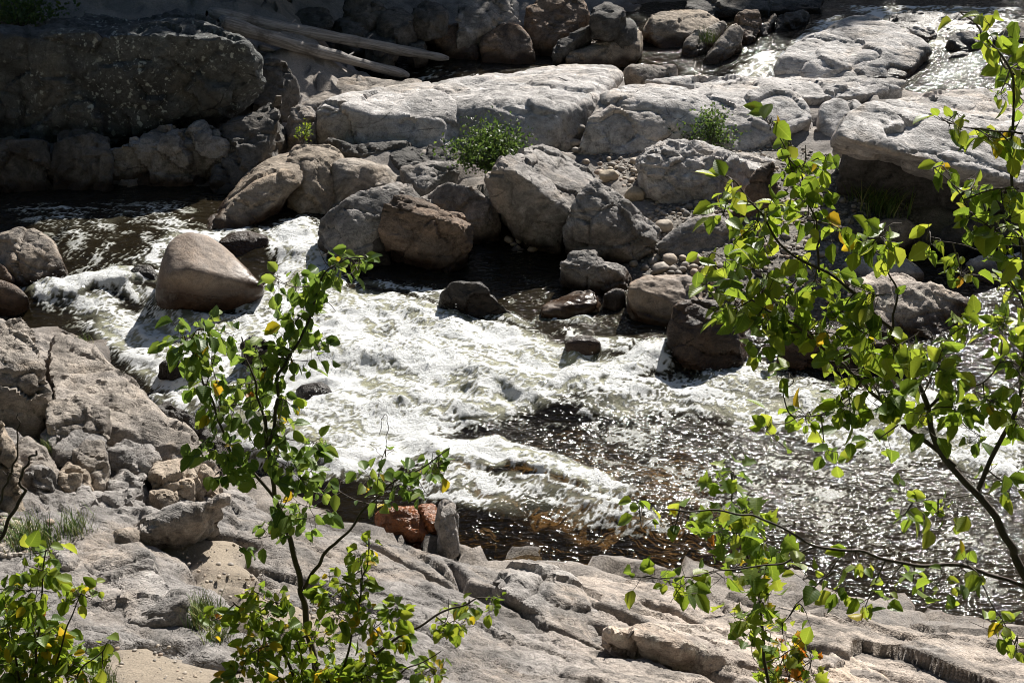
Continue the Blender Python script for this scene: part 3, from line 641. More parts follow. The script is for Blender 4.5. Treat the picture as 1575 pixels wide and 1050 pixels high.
R('ledge', 'shaded rock footing under the overhanging pale block', 'ledge',
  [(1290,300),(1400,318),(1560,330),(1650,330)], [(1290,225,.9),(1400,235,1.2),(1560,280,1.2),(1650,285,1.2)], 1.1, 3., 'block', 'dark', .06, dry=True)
R('ledge', 'wide pale slab sloping up to the creek behind the overhanging block', 'ledge',
  [(1330,215),(1450,220),(1650,225)], [(1362,152,2.),(1450,138,3.),(1560,136,3.4),(1650,140,3.4)], 1.65, 4.5, 'slab', 'pale', .06, dry=True, strata=.02, plate=.15)
R('ledge', 'dark recess rock at the foot of the ledge behind the leafy bush', 'ledge',
  [(500,250),(620,262),(700,262)], [(500,215,.6),(620,225,.8),(700,225,.8)], 1.25, 1.6, 'block', 'dark', .05, dry=True)
# ---- brown shoulder above the chute
R('bedrock_shoulder', 'brown bedrock shoulder sloping down into the white chute', 'rock',
  [(305,352),(335,362),(385,338),(400,322)], [(308,328,.3),(345,290,1.),(410,245,2.4),(455,222,3.4),(490,226,3.2),(480,258,1.6),(440,275,1.)], .9, 4., 'worn', 'tan', .05)
R('bedrock_shoulder', 'tan creased hump of bedrock beside the grassy notch', 'rock',
  [(430,300),(470,322),(500,318)], [(425,250,1.1),(455,222,1.7),(512,224,1.7),(535,240,1.2),(500,260,.7)], 1.1, 2.6, 'worn', 'tan', .05, dry=True)
R('rock', 'rounded grey rock with a shadowed hollow beside the tan hump', 'rock',
  [(498,308),(545,314),(600,295),(618,278)], [(492,272,.3),(520,246,.9),(570,240,1.1),(612,250,.8)], 1.1, 1.7, 'worn', 'warm', .045, dry=True)
R('rock', 'low flat bench rock under the dark ledge front', 'rock',
  [(610,285),(650,292),(700,280)], [(612,255,.5),(650,246,.9),(705,250,.8)], 1.15, 1.4, 'slab', 'grey', .05, dry=True)
R('rock', 'grey angular rock in the grassy notch at the ledge end', 'rock',
  [(438,222),(470,228),(492,215)], [(434,185,.4),(445,165,.8),(480,160,1.),(492,180,.6)], 1.4, 1.6, 'block', 'grey', .05, dry=True)
# ---- boulder pile
BP = 'boulders of the pile'
R('boulder', 'long tan boulder lying with its nose over the chute', 'boulder',
  [(510,378),(545,398),(590,385)], [(477,352,0.),(480,340,.1),(510,318,.5),(560,292,1.1),(620,276,1.6),(664,280,1.7),(610,312,.9)], .8, 2., 'worn', 'grey', .04)
R('boulder', 'grey striped boulder behind the brown wedge-topped boulder', 'boulder',
  [(655,350),(720,365),(772,352)], [(642,302,.5),(690,277,1.),(732,286,.9),(768,322,.4)], .75, 1.8, 'worn', 'grey', .04)
R('boulder', 'brown boulder with a flat sunlit reddish top', 'boulder',
  [(600,388),(640,402),(690,412),(715,400)], [(581,346,.2),(585,312,.4),(592,299,.7),(640,303,.9),(700,318,1.),(727,352,.6),(727,382,.2),(705,345,.2),(620,318,.4)], .6, 1.5, 'block', 'brown', .032, wet=0.)
R('boulder', 'dark wet rock tucked under the brown boulder', 'boulder', [(535,402),(570,410),(600,405)], [(526,368,.2),(545,348,.5),(580,345,.7),(600,380,.4)], .6, 1.1, 'worn', 'dark', .035, wet=.4)
R('boulder', 'largest boulder of the pile with pale saddle-shaped top and dark front', 'boulder',
  [(800,352),(835,366),(862,372)], [(746,276,.1),(752,262,0.),(770,240,.3),(800,262,-.35),(848,300,-.5),(873,325,-.4),(862,365,0.),(757,305,0.),(778,332,0.),(930,274,1.7),(905,262,2.0),(880,238,2.3),(836,217,2.2),(806,226,1.5)], .75, 2.7, 'worn', 'grey', .035, chips=4, cut=.05,
  more=[([(800,352),(835,366),(862,372)], [(800,244,.5),(812,228,1.2),(836,216,2.0),(868,228,2.2),(850,252,1.),(815,262,0.)], .75, 2.4)])
R('boulder', 'angular dark-faced boulder leaning on the largest boulder', 'boulder',
  [(885,376),(930,392),(975,395),(1002,386)], [(862,350,.1),(868,335,.2),(882,318,.4),(906,276,1.),(925,276,1.1),(955,296,1.1),(1016,354,.6),(1008,378,.2),(930,345,0.)], .75, 1.6, 'block', 'grey', .032)
R('boulder', 'sharp pale boulder with ribbed face on the gravel bar', 'boulder',
  [(990,292),(1030,312),(1110,308),(1150,296)], [(978,238,.4),(1000,228,.8),(1052,211,1.4),(1066,214,1.4),(1140,250,1.1),(1162,264,.7),(985,262,.2)], 1.1, 2.2, 'block', 'pale', .035, mid=.07)
R('rock', 'flat pale ledge strip behind the sharp pale boulder', 'rock', [(1110,262),(1160,266),(1200,258)], [(1095,236,.6),(1150,234,.9),(1196,240,.7)], 1.25, 1.6, 'slab', 'pale', .05, dry=True)
R('boulder', 'upright rust-brown rock beside the sharp pale boulder', 'boulder', [(1128,332),(1160,338),(1182,328)], [(1132,305,.1),(1166,262,.5),(1188,246,.7),(1197,285,.5)], 1.0, 1., 'block', 'brown', .035, dry=True)
R('boulder', 'smooth low grey boulder below the upright rust-brown rock', 'boulder', [(1012,390),(1060,398),(1115,394),(1138,380)], [(1006,378,.2),(1030,358,.5),(1062,340,.8),(1105,332,1.),(1135,348,.7)], .75, 1.3, 'worn', 'grey', .032, it=10, chips=0)
R('boulder', 'split grey boulder at the edge of the dark pool', 'boulder', [(866,432),(900,450),(945,446),(972,428)], [(862,402,.3),(880,387,.7),(915,388,.8),(950,402,.7),(977,416,.4),(925,412,.2)], .55, 1.1, 'block', 'grey', .03)
R('boulder', 'wedge-shaped smooth boulder half in the dark pool', 'boulder', [(836,488),(870,492),(910,486),(930,474)], [(828,470,.1),(846,453,.4),(905,437,.7),(927,446,.5),(934,464,.2)], .43, .95, 'worn', 'river', .028, it=8, chips=3)
R('boulder', 'small dark stone between the wedge boulder and the flat-topped boulder', 'boulder', [(930,470),(948,478),(964,470)], [(926,452,.15),(945,441,.3),(963,444,.3)], .48, .5, 'round', 'grey', .025)
R('boulder', 'flat-topped grey boulder at the corner of the pool', 'boulder', [(974,480),(990,492),(1035,498),(1082,486)], [(962,448,.3),(966,436,.5),(1000,420,.9),(1062,419,1.),(1088,438,.7),(1096,462,.3),(975,462,.1)], .5, 1.4, 'worn', 'river', .03, it=8, chips=3)
R('boulder', 'wet rust-brown boulder where water pours over the drop', 'boulder', [(1030,552),(1060,570),(1110,575),(1150,560)], [(1024,500,.2),(1034,468,.6),(1062,458,.8),(1110,462,1.),(1150,490,.8),(1165,530,.4),(1040,520,0.)], .25, 1.6, 'worn', 'brown', .032, wet=.75)
R('boulder', 'dark wet jagged rock at the tail of the dark pool', 'boulder', [(682,462),(720,470),(770,492),(800,498)], [(674,440,.2),(688,427,.4),(712,422,.5),(745,436,.5),(780,462,.3),(812,490,.1)], .42, .8, 'worn', 'dark', .026, wet=.8, mid=.05)
R('boulder', 'smooth wet brown stone just above the fast water', 'boulder', [(872,540),(895,546),(920,540)], [(866,526,.1),(880,516,.25),(905,514,.3),(926,526,.15)], .4, .6, 'round', 'brown', .025, wet=.8)
R('boulder', 'large pale striated boulder behind the leafy branches', 'boulder', [(1310,480),(1350,505),(1420,530),(1500,520),(1515,495)], [(1298,450,.3),(1312,425,.9),(1345,415,1.3),(1420,418,1.5),(1470,445,1.2),(1505,480,.6)], .35, 2.2, 'worn', 'pinkslab', .035, mid=.06)
R('boulder', 'smooth pale boulder just behind the large striated boulder', 'boulder', [(1300,425),(1350,440),(1415,430)], [(1292,405,.3),(1330,392,.7),(1370,386,.8),(1412,404,.5),(1425,420,.2)], .6, 1.2, 'round', 'pale', .035)
R('boulder', 'low brown stone on the shaded gravel under the overhang', 'boulder', [(1338,358),(1375,366),(1405,360)], [(1336,346,.2),(1360,336,.4),(1395,336,.5),(1410,348,.3)], .95, .7, 'round', 'tan', .03)
R('boulder', 'grey rock across the small side channel', 'boulder', [(1470,425),(1530,436),(1650,430)], [(1472,405,.3),(1520,392,.7),(1590,384,1.),(1650,388,1.)], .62, 1.6, 'worn', 'pale', .045)
R('boulder', 'dark rock at the far shore of the small side channel', 'boulder', [(1430,375),(1500,388),(1640,390)], [(1440,350,.4),(1500,335,.9),(1640,335,1.2)], .75, 1.6, 'worn', 'dark', .05)
R('boulder', 'dark stone near the shaded gravel', 'boulder', [(1285,366),(1302,374),(1325,368)], [(1286,352,.1),(1305,342,.3),(1324,352,.2)], .95, .4, 'round', 'dark', .025)
R('boulder', 'wet dark rock below the large striated boulder', 'boulder', [(1200,560),(1300,575),(1420,575)], [(1195,525,.4),(1260,510,.9),(1340,512,.9),(1430,545,.5)], .22, 1.4, 'worn', 'brown', .04, wet=.6)
# submerged steps that the water pours over
R('boulder', 'mossy boulder with water sheeting over it beside the round boulder', 'boulder', [(338,390),(372,398),(412,388)], [(334,372,.2),(352,358,.5),(380,353,.7),(414,362,.5)], .72, 1.1, 'round', 'brown', .035, wet=1.)
# ---- boulders standing in the rapids
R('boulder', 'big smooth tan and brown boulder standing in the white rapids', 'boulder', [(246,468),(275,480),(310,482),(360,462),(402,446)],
  [(237,455,.1),(241,430,.2),(250,395,.4),(258,374,.6),(272,361,.85),(296,356,1.),(322,362,1.1),(342,375,1.05),(362,394,1.),(392,428,.6),(408,441,.3),(262,420,-.1),(300,415,-.1),(340,425,.05),(280,455,-.12),(330,455,-.05)], .5, 1.9, 'round', 'river', .03, it=26, broad=.03, chips=0, wh=.85)  # wet band raised higher, so it also paints shade on the lower half
R('boulder', 'small dark boulder touching the big smooth boulder', 'boulder', [(200,430),(220,440),(243,440)], [(198,418,.1),(210,407,.3),(232,406,.4),(244,420,.2)], .62, .6, 'round', 'dark', .028, wet=.3)
R('boulder', 'low wet stone barely above the rapids by the small dark boulder', 'boulder', [(172,432),(188,440),(202,438)], [(176,424,.1),(190,420,.2),(202,424,.2)], .65, .35, 'round', 'dark', .025, wet=.8)
R('boulder', 'tall brown boulder at the lip of the left fall', 'boulder', [(40,440),(75,440),(104,426)], [(-30,372,1.),(-5,362,1.),(24,350,1.2),(64,349,1.3),(80,366,1.),(88,392,.6),(106,416,.2),(50,400,.1),(-30,430,.4)], .7, 1.8, 'worn', 'warm', .035)
R('boulder', 'dark rock in front of the tall brown boulder', 'boulder', [(-30,446),(12,445),(34,438)], [(-30,395,.4),(0,394,.4),(20,408,.3),(36,426,.2)], .7, .9, 'worn', 'brown', .035, wet=.4)
R('boulder', 'reddish wet rock lowest by the left fall', 'boulder', [(-30,470),(20,470),(44,464)], [(-30,432,.3),(5,430,.4),(30,442,.3),(45,456,.1)], .62, .8, 'round', 'brown', .03, wet=.5)
R('boulder', 'black wet rock poking from the rapids behind the sapling top', 'boulder', [(370,560),(395,578),(420,565)], [(368,530,.15),(385,514,.4),(410,516,.4),(424,540,.2)], .42, .7, 'block', 'dark', .03, wet=.9)
R('boulder', 'black wet rock near the left bank behind the sapling leaves', 'boulder', [(252,578),(275,590),(300,580)], [(250,562,.1),(262,550,.3),(285,552,.3),(300,566,.1)], .38, .6, 'block', 'dark', .03, wet=.9)
R('boulder', 'low black rock awash to the right of the sapling', 'boulder', [(455,612),(480,622),(512,612)], [(452,596,.1),(470,583,.3),(498,588,.3),(514,602,.1)], .32, .7, 'worn', 'dark', .03, wet=.9)
# ---- left bank
R('bank_rock', 'steep cracked rock face at the edge of the left bank', 'rock', [(-40,700),(20,690),(60,660)], [(-40,500,1.3),(0,488,1.5),(38,480,1.7),(58,505,1.4),(62,545,1.),(48,590,.6),(64,620,.5),(-20,600,.4)], 1.3, 2.4, 'block', 'warm', .032)
R('bank_rock', 'big smooth-faced slab sloping from left bank to the rapids', 'rock', [(150,715),(240,745),(300,758),(328,745)], [(72,570,1.9),(82,515,2.9),(105,506,3.1),(135,526,2.9),(175,560,2.3),(245,630,1.2),(318,688,.5),(330,715,.2),(90,620,1.1)], .75, 4.2, 'slab', 'warm', .035, strata=.03)
R('bank_rock', 'thin rock fin with a green tuft at the tip of the bank slab', 'rock', [(96,522),(118,532),(140,540)], [(90,508,.1),(98,502,.2),(120,515,.2),(146,532,.2)], 1.12, .5, 'block', 'warm', .025, drop=.3)
R('bank_rock', 'dark wet edge rock below the bank slab along the rapids', 'rock', [(245,640),(300,690),(340,706)], [(238,622,.2),(262,614,.4),(285,630,.4),(335,680,.3)], .36, .7, 'block', 'dark', .028, wet=.7)
R('bank_rock', 'dark wet edge rock beyond the bank slab foot', 'rock', [(300,700),(330,735),(350,745)], [(300,690,.2),(325,690,.4),(352,720,.3)], .36, .7, 'block', 'brown', .028, wet=.5)
BR = [('brown cube-shaped block at the foot of the bank slab', [(232,770),(260,778),(292,765)], [(228,742,.1),(240,712,.5),(285,706,.7),(300,735,.3)], .95, 'tan'),
 ('small square block standing before the cube-shaped block', [(232,776),(255,784),(272,776)], [(230,758,.05),(238,741,.2),(262,738,.3),(274,752,.2)], 1., 'tan'),
 ('tall brown block right of the cube-shaped block', [(290,765),(315,768),(332,755)], [(290,725,.2),(305,700,.5),(330,705,.5),(336,735,.2)], .8, 'tan'),
 ('dark notched block in the middle of the left bank', [(75,680),(110,700),(150,690)], [(66,650,.2),(75,618,.6),(130,608,.9),(165,625,.7),(160,665,.3)], 1.35, 'warm'),
 ('flat grey block below the notched block', [(75,700),(110,722),(160,712)], [(62,668,.5),(90,650,.8),(140,655,.8),(165,680,.5)], 1.35, 'grey'),
 ('split leaning block on the left bank', [(120,738),(148,750),(160,730)], [(112,690,.4),(130,676,.6),(158,680,.6),(165,705,.3)], 1.3, 'warm'),
 ('long block lying along the foot of the bank slab', [(165,716),(205,730),(240,722)], [(165,690,.3),(190,676,.6),(230,690,.5),(246,708,.2)], 1.1, 'grey'),
 ('reddish tall block at the edge of the left bank', [(-40,800),(10,800),(30,780)], [(-40,660,.7),(0,650,.8),(22,690,.5),(30,740,.2)], 1.75, 'tan'),
 ('pale leaning block beside the reddish tall block', [(25,745),(55,752),(72,730)], [(25,690,.5),(42,672,.7),(62,690,.5),(74,715,.2)], 1.55, 'warm'),
 ('small grey chunk on the bank scree', [(40,750),(60,756),(80,748)], [(42,730,.1),(60,720,.3),(78,732,.2)], 1.6, 'grey'),
 ('low grey slab across the bank scree', [(50,785),(110,790),(150,765)], [(52,762,.4),(95,742,.8),(140,745,.6)], 1.5, 'grey'),
 ('flat ledge piece in the bank scree', [(100,800),(160,790),(200,770)], [(100,780,.3),(150,752,.8),(205,752,.6)], 1.4, 'grey'),
 ('narrow grey block between scree and slab', [(165,765),(200,772),(225,755)], [(165,745,.2),(190,725,.5),(222,735,.4)], 1.15, 'grey'),
 ('pointed brown block over the grey slab', [(90,750),(115,760),(138,748)], [(88,730,.2),(105,708,.5),(132,722,.3)], 1.45, 'tan'),
 ('weathered knob at the top of the left bank face', [(0,560),(30,575),(52,560)], [(-10,520,.6),(15,500,.8),(45,520,.6)], 1.5, 'tan')]
for lb, b, t, z0, m in BR: R('bank_block', lb, 'rock', b, t, z0, 1.3, 'block', m, .028, dry=True, drop=.4, chips=1, plate=.7)
# ---- foreground bedrock
R('bedrock_slab', 'thin dark layered rock ridge rising toward the left bank', 'rock', [(-30,905),(60,872),(110,868),(118,850)], [(-30,868,.4),(40,832,.9),(92,818,1.1),(116,842,.6)], 1.95, 1.6, 'slab', 'grey', .03, dry=True, strata=.08)
R('bedrock_slab', 'long narrow dark ridge of layered rock above the sandy hollow', 'rock', [(118,862),(200,836),(260,808),(330,782)], [(116,842,.2),(180,815,.5),(250,792,.6),(330,768,.6),(352,764,.6)], 1.5, 1.1, 'slab', 'grey', .028, dry=True, strata=.09)
R('bedrock_slab', 'second layered ridge edging the sandy hollow', 'rock', [(140,865),(200,842),(206,835)], [(140,850,.2),(175,828,.4),(205,822,.4)], 1.55, .6, 'slab', 'warm', .025, dry=True, strata=.06)
R('bedrock_slab', 'flat pale grey slab beside the sandy path', 'rock', [(-30,985),(60,992),(130,988),(220,968),(286,944)], [(-30,905,1.2),(60,880,1.5),(130,852,1.8),(205,836,1.9),(228,850,1.6),(288,922,.5)], 2.05, 2.6, 'slab', 'grey', .032, dry=True, strata=.03, broad=.03)
R('bedrock_slab', 'domed grey slab resting against the great cracked slab', 'rock', [(830,950),(925,1004),(935,1000)], [(752,892,.9),(775,876,1.3),(800,866,1.5),(840,872,1.5),(878,895,1.2),(912,945,.7),(932,985,.2)], .78, 2.2, 'slab', 'grey', .03, dry=True, strata=.02)
R('bedrock_slab', 'bright pale ridge above the dark crack with green sprouts', 'rock', [(930,985),(1000,1020),(1080,1070),(1300,1100),(1500,1100)], [(925,962,.4),(1000,955,1.),(1100,968,1.4),(1200,975,1.6),(1330,985,1.6),(1440,1035,1.)], .70, 2.4, 'slab', 'pinkslab', .034, dry=True, strata=.06)
R('shore_rock', 'wet orange-rust rock at the water edge', 'rock', [(578,800),(610,808),(668,818)], [(575,790,.1),(610,774,.4),(665,768,.5),(675,790,.3)], .2, .8, 'worn', 'rust', .025, wet=.12)
R('shore_rock', 'small blue-grey upright stone beside the rust rock', 'rock', [(672,826),(688,834),(705,826)], [(672,790,.1),(676,766,.4),(702,764,.4),(706,795,.2)], .3, .6, 'worn', 'grey', .024, dry=True)

print('rocks', time.time()-T0)
# ------------------------------------------------------------------ tubes, logs
def tube(pts, rad, sides=7, cap=True):
    pts = np.asarray(pts, float); n = len(pts); rad = np.broadcast_to(rad, n)
    T = np.gradient(pts, axis=0); T /= np.linalg.norm(T, axis=1)[:, None]+1e-9
    up = np.array((.13, .21, .97)); A = np.cross(T, up); A /= np.linalg.norm(A, axis=1)[:, None]+1e-9; B = np.cross(T, A)
    a = np.linspace(0, 2*math.pi, sides, endpoint=False)
    V = (pts[:, None] + rad[:, None, None]*(np.cos(a)[None, :, None]*A[:, None] + np.sin(a)[None, :, None]*B[:, None])).reshape(-1, 3)
    i = np.arange(n-1)[:, None]*sides; k = np.arange(sides)[None]; k2 = (k+1) % sides
    Fq = np.stack((i+k, i+k2, i+sides+k2, i+sides+k), 2).reshape(-1, 4)
    return V, Fq
def spline(pts, n):
    p = np.asarray(pts, float); p = np.concatenate((p[:1]*2-p[1:2], p, p[-1:]*2-p[-2:-1])); m = len(p)-3
    out = []
    for t in np.linspace(0, m-1e-6, n):
        i = int(t); u = t-i; a, b, c, d = p[i:i+4]
        out.append(.5*((2*b)+(c-a)*u+(2*a-5*b+4*c-d)*u*u+(3*b-a-3*c+d)*u**3))
    return np.array(out)
N = NT('weathered_log'); tc = N.n('ShaderNodeTexCoord').outputs['Object']
g_ = N.noise(2.5, 6, .75, map_scale(N, tc, .35, 9, 9)); c = N.mix(N.ramp(g_, [(.35, 0.), (.65, 1.)]), (.13, .12, .112), (.46, .43, .41))
c = N.mix(N.ramp(N.noise(1.3, 4, .7, tc), [(.56, 0.), (.68, .6)]), c, (.08, .07, .06))
bs = N.n('ShaderNodeBsdfPrincipled'); N.l(c, bs.inputs['Base Color']); bs.inputs['Roughness'].default_value = .85
N.l(N.bump(g_, 1., .07), bs.inputs['Normal']); M['log'] = N.surf(bs.outputs[0])
def log(label, a, b, r0, r1, bend=0.):
    L = np.linalg.norm(b-a); n = 70; x = np.linspace(0, L, n); k = r0*99
    ns = lambda f, o_: noise(np.stack((x*f, x*0+k+o_, x*0+o_*3.1), 1), 7)
    pts = np.stack((x, .07*ns(.35, 1)+bend*np.sin(x/L*3.14), .06*ns(.4, 5)+.012*ns(1.5, 2)), 1)
    rad = np.linspace(r0, r1, n)*(1+.12*ns(1.1, 7)+.06*ns(4, 9)); rad[-3:] *= np.array((.85, .7, .45)); rad[0] *= .4
    V, Fq = tube(pts, rad, 14); V = V+.018*noise(V*np.array((1.2, 9, 9))+k, 4)[:, None]*np.array((0, 1, 1)); me = mesh_np('log', V, Fq); smooth_shade(me)
    o = link('driftwood_log', me, M['log'], None, a); d_ = Vector(b-a); o.rotation_euler = d_.to_track_quat('X', 'Z').to_euler()
    for q_ in (.31, .62):
        i = int(q_*n); an = k*7+q_*20; e = pts[i]+np.array((.25, math.cos(an)*.16, abs(math.sin(an))*.14+.10))*(r0/.15)
        V, Fq = tube(np.array((pts[i], pts[i]*.5+e*.5+.015, e)), np.array((.035, .026, .016)), 6); ms = mesh_np('branch_stub', V, Fq); smooth_shade(ms); link('branch_stub', ms, M['log'], o)
    return tag(o, label, 'log')
log('upper bleached log reaching from the cliff top to the creek', at_y(318,22,30.2), at_y(688,88,34.6), .18, .12, .1)
log('middle bleached log slanting down below the upper log', at_y(335,36,29.8), at_y(628,117,33.0), .19, .11, -.15)
log('thin dark log lowest under the two bleached logs', at_y(398,70,30.6), at_y(530,106,32.0), .08, .06)

# ------------------------------------------------------------------ cobbles and gravel
def pebble_mesh(name, sub, s, flat, mat):
    bm = bmesh.new(); bmesh.ops.create_icosphere(bm, subdivisions=sub, radius=1.0)
    V = np.array([v.co for v in bm.verts]); r_ = np.random.default_rng(s)
    for k in range(5):
        n = r_.standard_normal(3); n /= np.linalg.norm(n); h = V@n; V = V - np.maximum(h-.72, 0)[:, None]*n*.8
    V = V*(1+.16*noise(V*1.3+s*5, s))[:, None]*np.array((1., .72+.2*r_.random(), flat))
    for v, c_ in zip(bm.verts, V): v.co = c_
    me = bpy.data.meshes.new(name); bm.to_mesh(me); bm.free(); smooth_shade(me); me.materials.append(mat); return me
def stone_mat(name, stops):
    N = NT(name); p = N.geo_pos(); oi = N.n('ShaderNodeObjectInfo').outputs['Random']
    c = N.ramp(N.math('FRACT', N.math('ADD', oi, N.attr('rnd'))), stops)
    c = N.mix(.7, c, N.ramp(N.noise(22, 5, .7, p), [(.3, .55), (.55, 1.05), (.7, 1.3)]), 'MULTIPLY')
    bs = N.n('ShaderNodeBsdfPrincipled'); N.l(c, bs.inputs['Base Color']); bs.inputs['Roughness'].default_value = .75
    N.l(N.bump(N.noise(16, 6, .7, p), .5, .02), bs.inputs['Normal']); return N.surf(bs.outputs[0])
M['cobble'] = stone_mat('river_cobbles', [(0., (.16, .145, .13)), (.3, (.27, .24, .21)), (.55, (.36, .32, .28)), (.8, (.42, .35, .27)), (1., (.30, .22, .17))])
M['paletan'] = stone_mat('pale_tan_stone', [(0., (.52, .43, .31)), (1., (.46, .37, .27))])
CM = [pebble_mesh('cobble', 2, 50+k, .5+.08*(k % 4), M['cobble']) for k in range(8)]
def hz(x, y): return float(ground_h(np.array([[x, y]]))[0])
def hpix(px, py, z=.9):
    for _ in range(6):
        g = at_z(px, py, z); z = hz(g[0], g[1])
    return at_z(px, py, z)
def poly_scatter(poly, n, gap, rmin, rmax, rs):
    q = np.array(poly, float); lo, hi = q.min(0), q.max(0); out = []; t = 0
    while len(out) < n and t < n*60:
        t += 1; p = lo+(hi-lo)*rs.random(2)
        if not in_poly(p[None], poly)[0]: continue
        r_ = rmin+(rmax-rmin)*rs.random()**2.2
        if any((p[0]-a)**2+((p[1]-b)*2.2)**2 < (gap*(r_+c_))**2 for a, b, c_ in out): continue
        out.append((p[0], p[1], r_))
    return out
rs = np.random.default_rng(5)
COB = [([(895,250),(990,240),(985,285),(1040,330),(1015,345),(950,290)], 42, 4, 10, 'rounded cobble on the gravel strip behind the angular boulder', 'cobbles on the upper gravel strip'),
 ([(965,410),(1005,396),(1085,400),(1130,420),(1120,450),(1075,425),(1000,418)], 30, 7, 15, 'rounded grey cobble in the heap above the flat-topped boulder', 'cobbles heaped by the flat-topped boulder'),
 ([(1160,345),(1230,290),(1300,280),(1330,320),(1290,400),(1330,440),(1200,440),(1130,400)], 70, 5, 12, 'small cobble on the gravel bar behind the leafy branches', 'cobbles on the wide gravel bar'),
 ([(765,372),(800,362),(838,372),(835,400),(790,402)], 9, 6, 13, 'wet stone at the dark inner edge of the pool', 'stones at the inner pool edge'),
 ([(872,205),(900,175),(915,190),(895,232),(880,235)], 7, 5, 11, 'cobble wedged in the cleft of the pale ledge', 'cobbles in the ledge cleft'),
 ([(1040,320),(1110,310),(1130,330),(1060,345)], 16, 4, 9, 'pale cobble below the sharp pale boulder', 'cobbles below the sharp boulder'),
 ([(1090,440),(1180,450),(1230,470),(1190,500),(1110,480)], 16, 6, 13, 'wet cobble at the foot of the gravel bar near the drop', 'cobbles at the foot of the gravel bar'),
 ([(230,850),(330,850),(420,900),(380,920),(300,890)], 14, 2.5, 6, 'small stone lying on the sandy hollow', 'stones on the sandy hollow'),
 ([(0,790),(60,800),(120,800),(80,850),(0,870)], 22, 4, 9, 'broken stone on the scree of the left bank', 'stones of the left bank scree')]
for poly, n, a, b, lb, gp in COB:
    for px, py, r_ in poly_scatter(poly, n, .85, a, b, rs):
        g = hpix(px, py); sc_ = r_/F*math.hypot(g[1], HCAM-g[2])
        o = bpy.data.objects.new('cobble', CM[rs.integers(8)]); COL.objects.link(o); o.location = (g[0], g[1], g[2]+sc_*.28)
        o.scale = (sc_,)*3; o.rotation_euler = (rs.normal()*.2, rs.normal()*.2, rs.random()*6.3); tag(o, lb, 'cobble', gp)
for px, py, r_, lb, k in [(935,268,16,'rounded tan stone standing on the upper gravel strip',0),(978,296,17,'flat yellowish stone at the corner of the sharp pale boulder',1),(1022,345,15,'brown round stone in the gap beside the angular boulder',2),
   (885,195,15,'tall rounded stone stuck low in the ledge cleft',3),(890,172,9,'pale angular stone perched high in the ledge cleft',1)]:
    me = pebble_mesh('stone', 3, 90+k+int(px), .7, M['paletan'] if k < 2 else M['cobble']); g = hpix(px, py+r_*.6); sc_ = r_/F*math.hypot(g[1], HCAM-g[2])
    if k == 3 or px == 890: g = at_y(px, py+r_*.6, 27.2 if k == 3 else 28.2)
    tag(link('stone', me, None, None, (g[0], g[1], g[2]+sc_*.4)), lb, 'stone').scale = (sc_,)*3
def scatter_mesh(name, base_V, base_F, locs, scl, rot, rnds):
    n = len(locs); c_, s_ = np.cos(rot), np.sin(rot); B = base_V
    X = (B[None, :, 0]*c_[:, None]-B[None, :, 1]*s_[:, None]); Y = (B[None, :, 0]*s_[:, None]+B[None, :, 1]*c_[:, None]); Z = np.broadcast_to(B[None, :, 2], X.shape)
    V = np.stack((X, Y, Z), 2)*scl[:, None, None]+locs[:, None]
    Fq = (base_F[None]+(np.arange(n)*len(B))[:, None, None]).reshape(-1, base_F.shape[1])
    me = mesh_np(name, V.reshape(-1, 3), Fq); attr(me, 'rnd', np.repeat(rnds, len(B))); return me
bm = bmesh.new(); bmesh.ops.create_icosphere(bm, subdivisions=1, radius=1.); bv = np.array([v.co for v in bm.verts])*np.array((1, .8, .55)); bf = np.array([[v.index for v in f.verts] for f in bm.faces]); bm.free()
L_ = []
for poly in GRAVEL:
    p_ = np.array(poly); n = 5200 if poly is GRAVEL[0] else 500
    a = p_.min(0)+(p_.max(0)-p_.min(0))*rs.random((n, 2)); L_.append(a[in_poly(a, poly)])
L_ = np.concatenate(L_); zz = ground_h(L_); ok = zz > water_z(L_)-.15; L_, zz = L_[ok], zz[ok]
me = scatter_mesh('gravel', bv, bf, np.column_stack((L_, zz+.01)), .018+.05*rs.random(len(L_))**2.5, rs.random(len(L_))*6.3, rs.random(len(L_))); smooth_shade(me)
tag(link('gravel', me, M['cobble']), 'loose small gravel between the boulders', 'gravel', kind='stuff')
# debris on the sandy path
a = np.concatenate([np.array(p).min(0)+(np.ptp(np.array(p), 0))*rs.random((160, 2)) for p in SAND]); a = a[np.any([in_poly(a, p) for p in SAND], 0)]
me = scatter_mesh('path_grit', bv, bf, np.column_stack((a, ground_h(a)+.005)), .006+.022*rs.random(len(a))**3, rs.random(len(a))*6.3, rs.random(len(a)))
tag(link('path_grit', me, M['cobble']), 'scattered grit and chips on the sandy path', 'grit', kind='stuff')

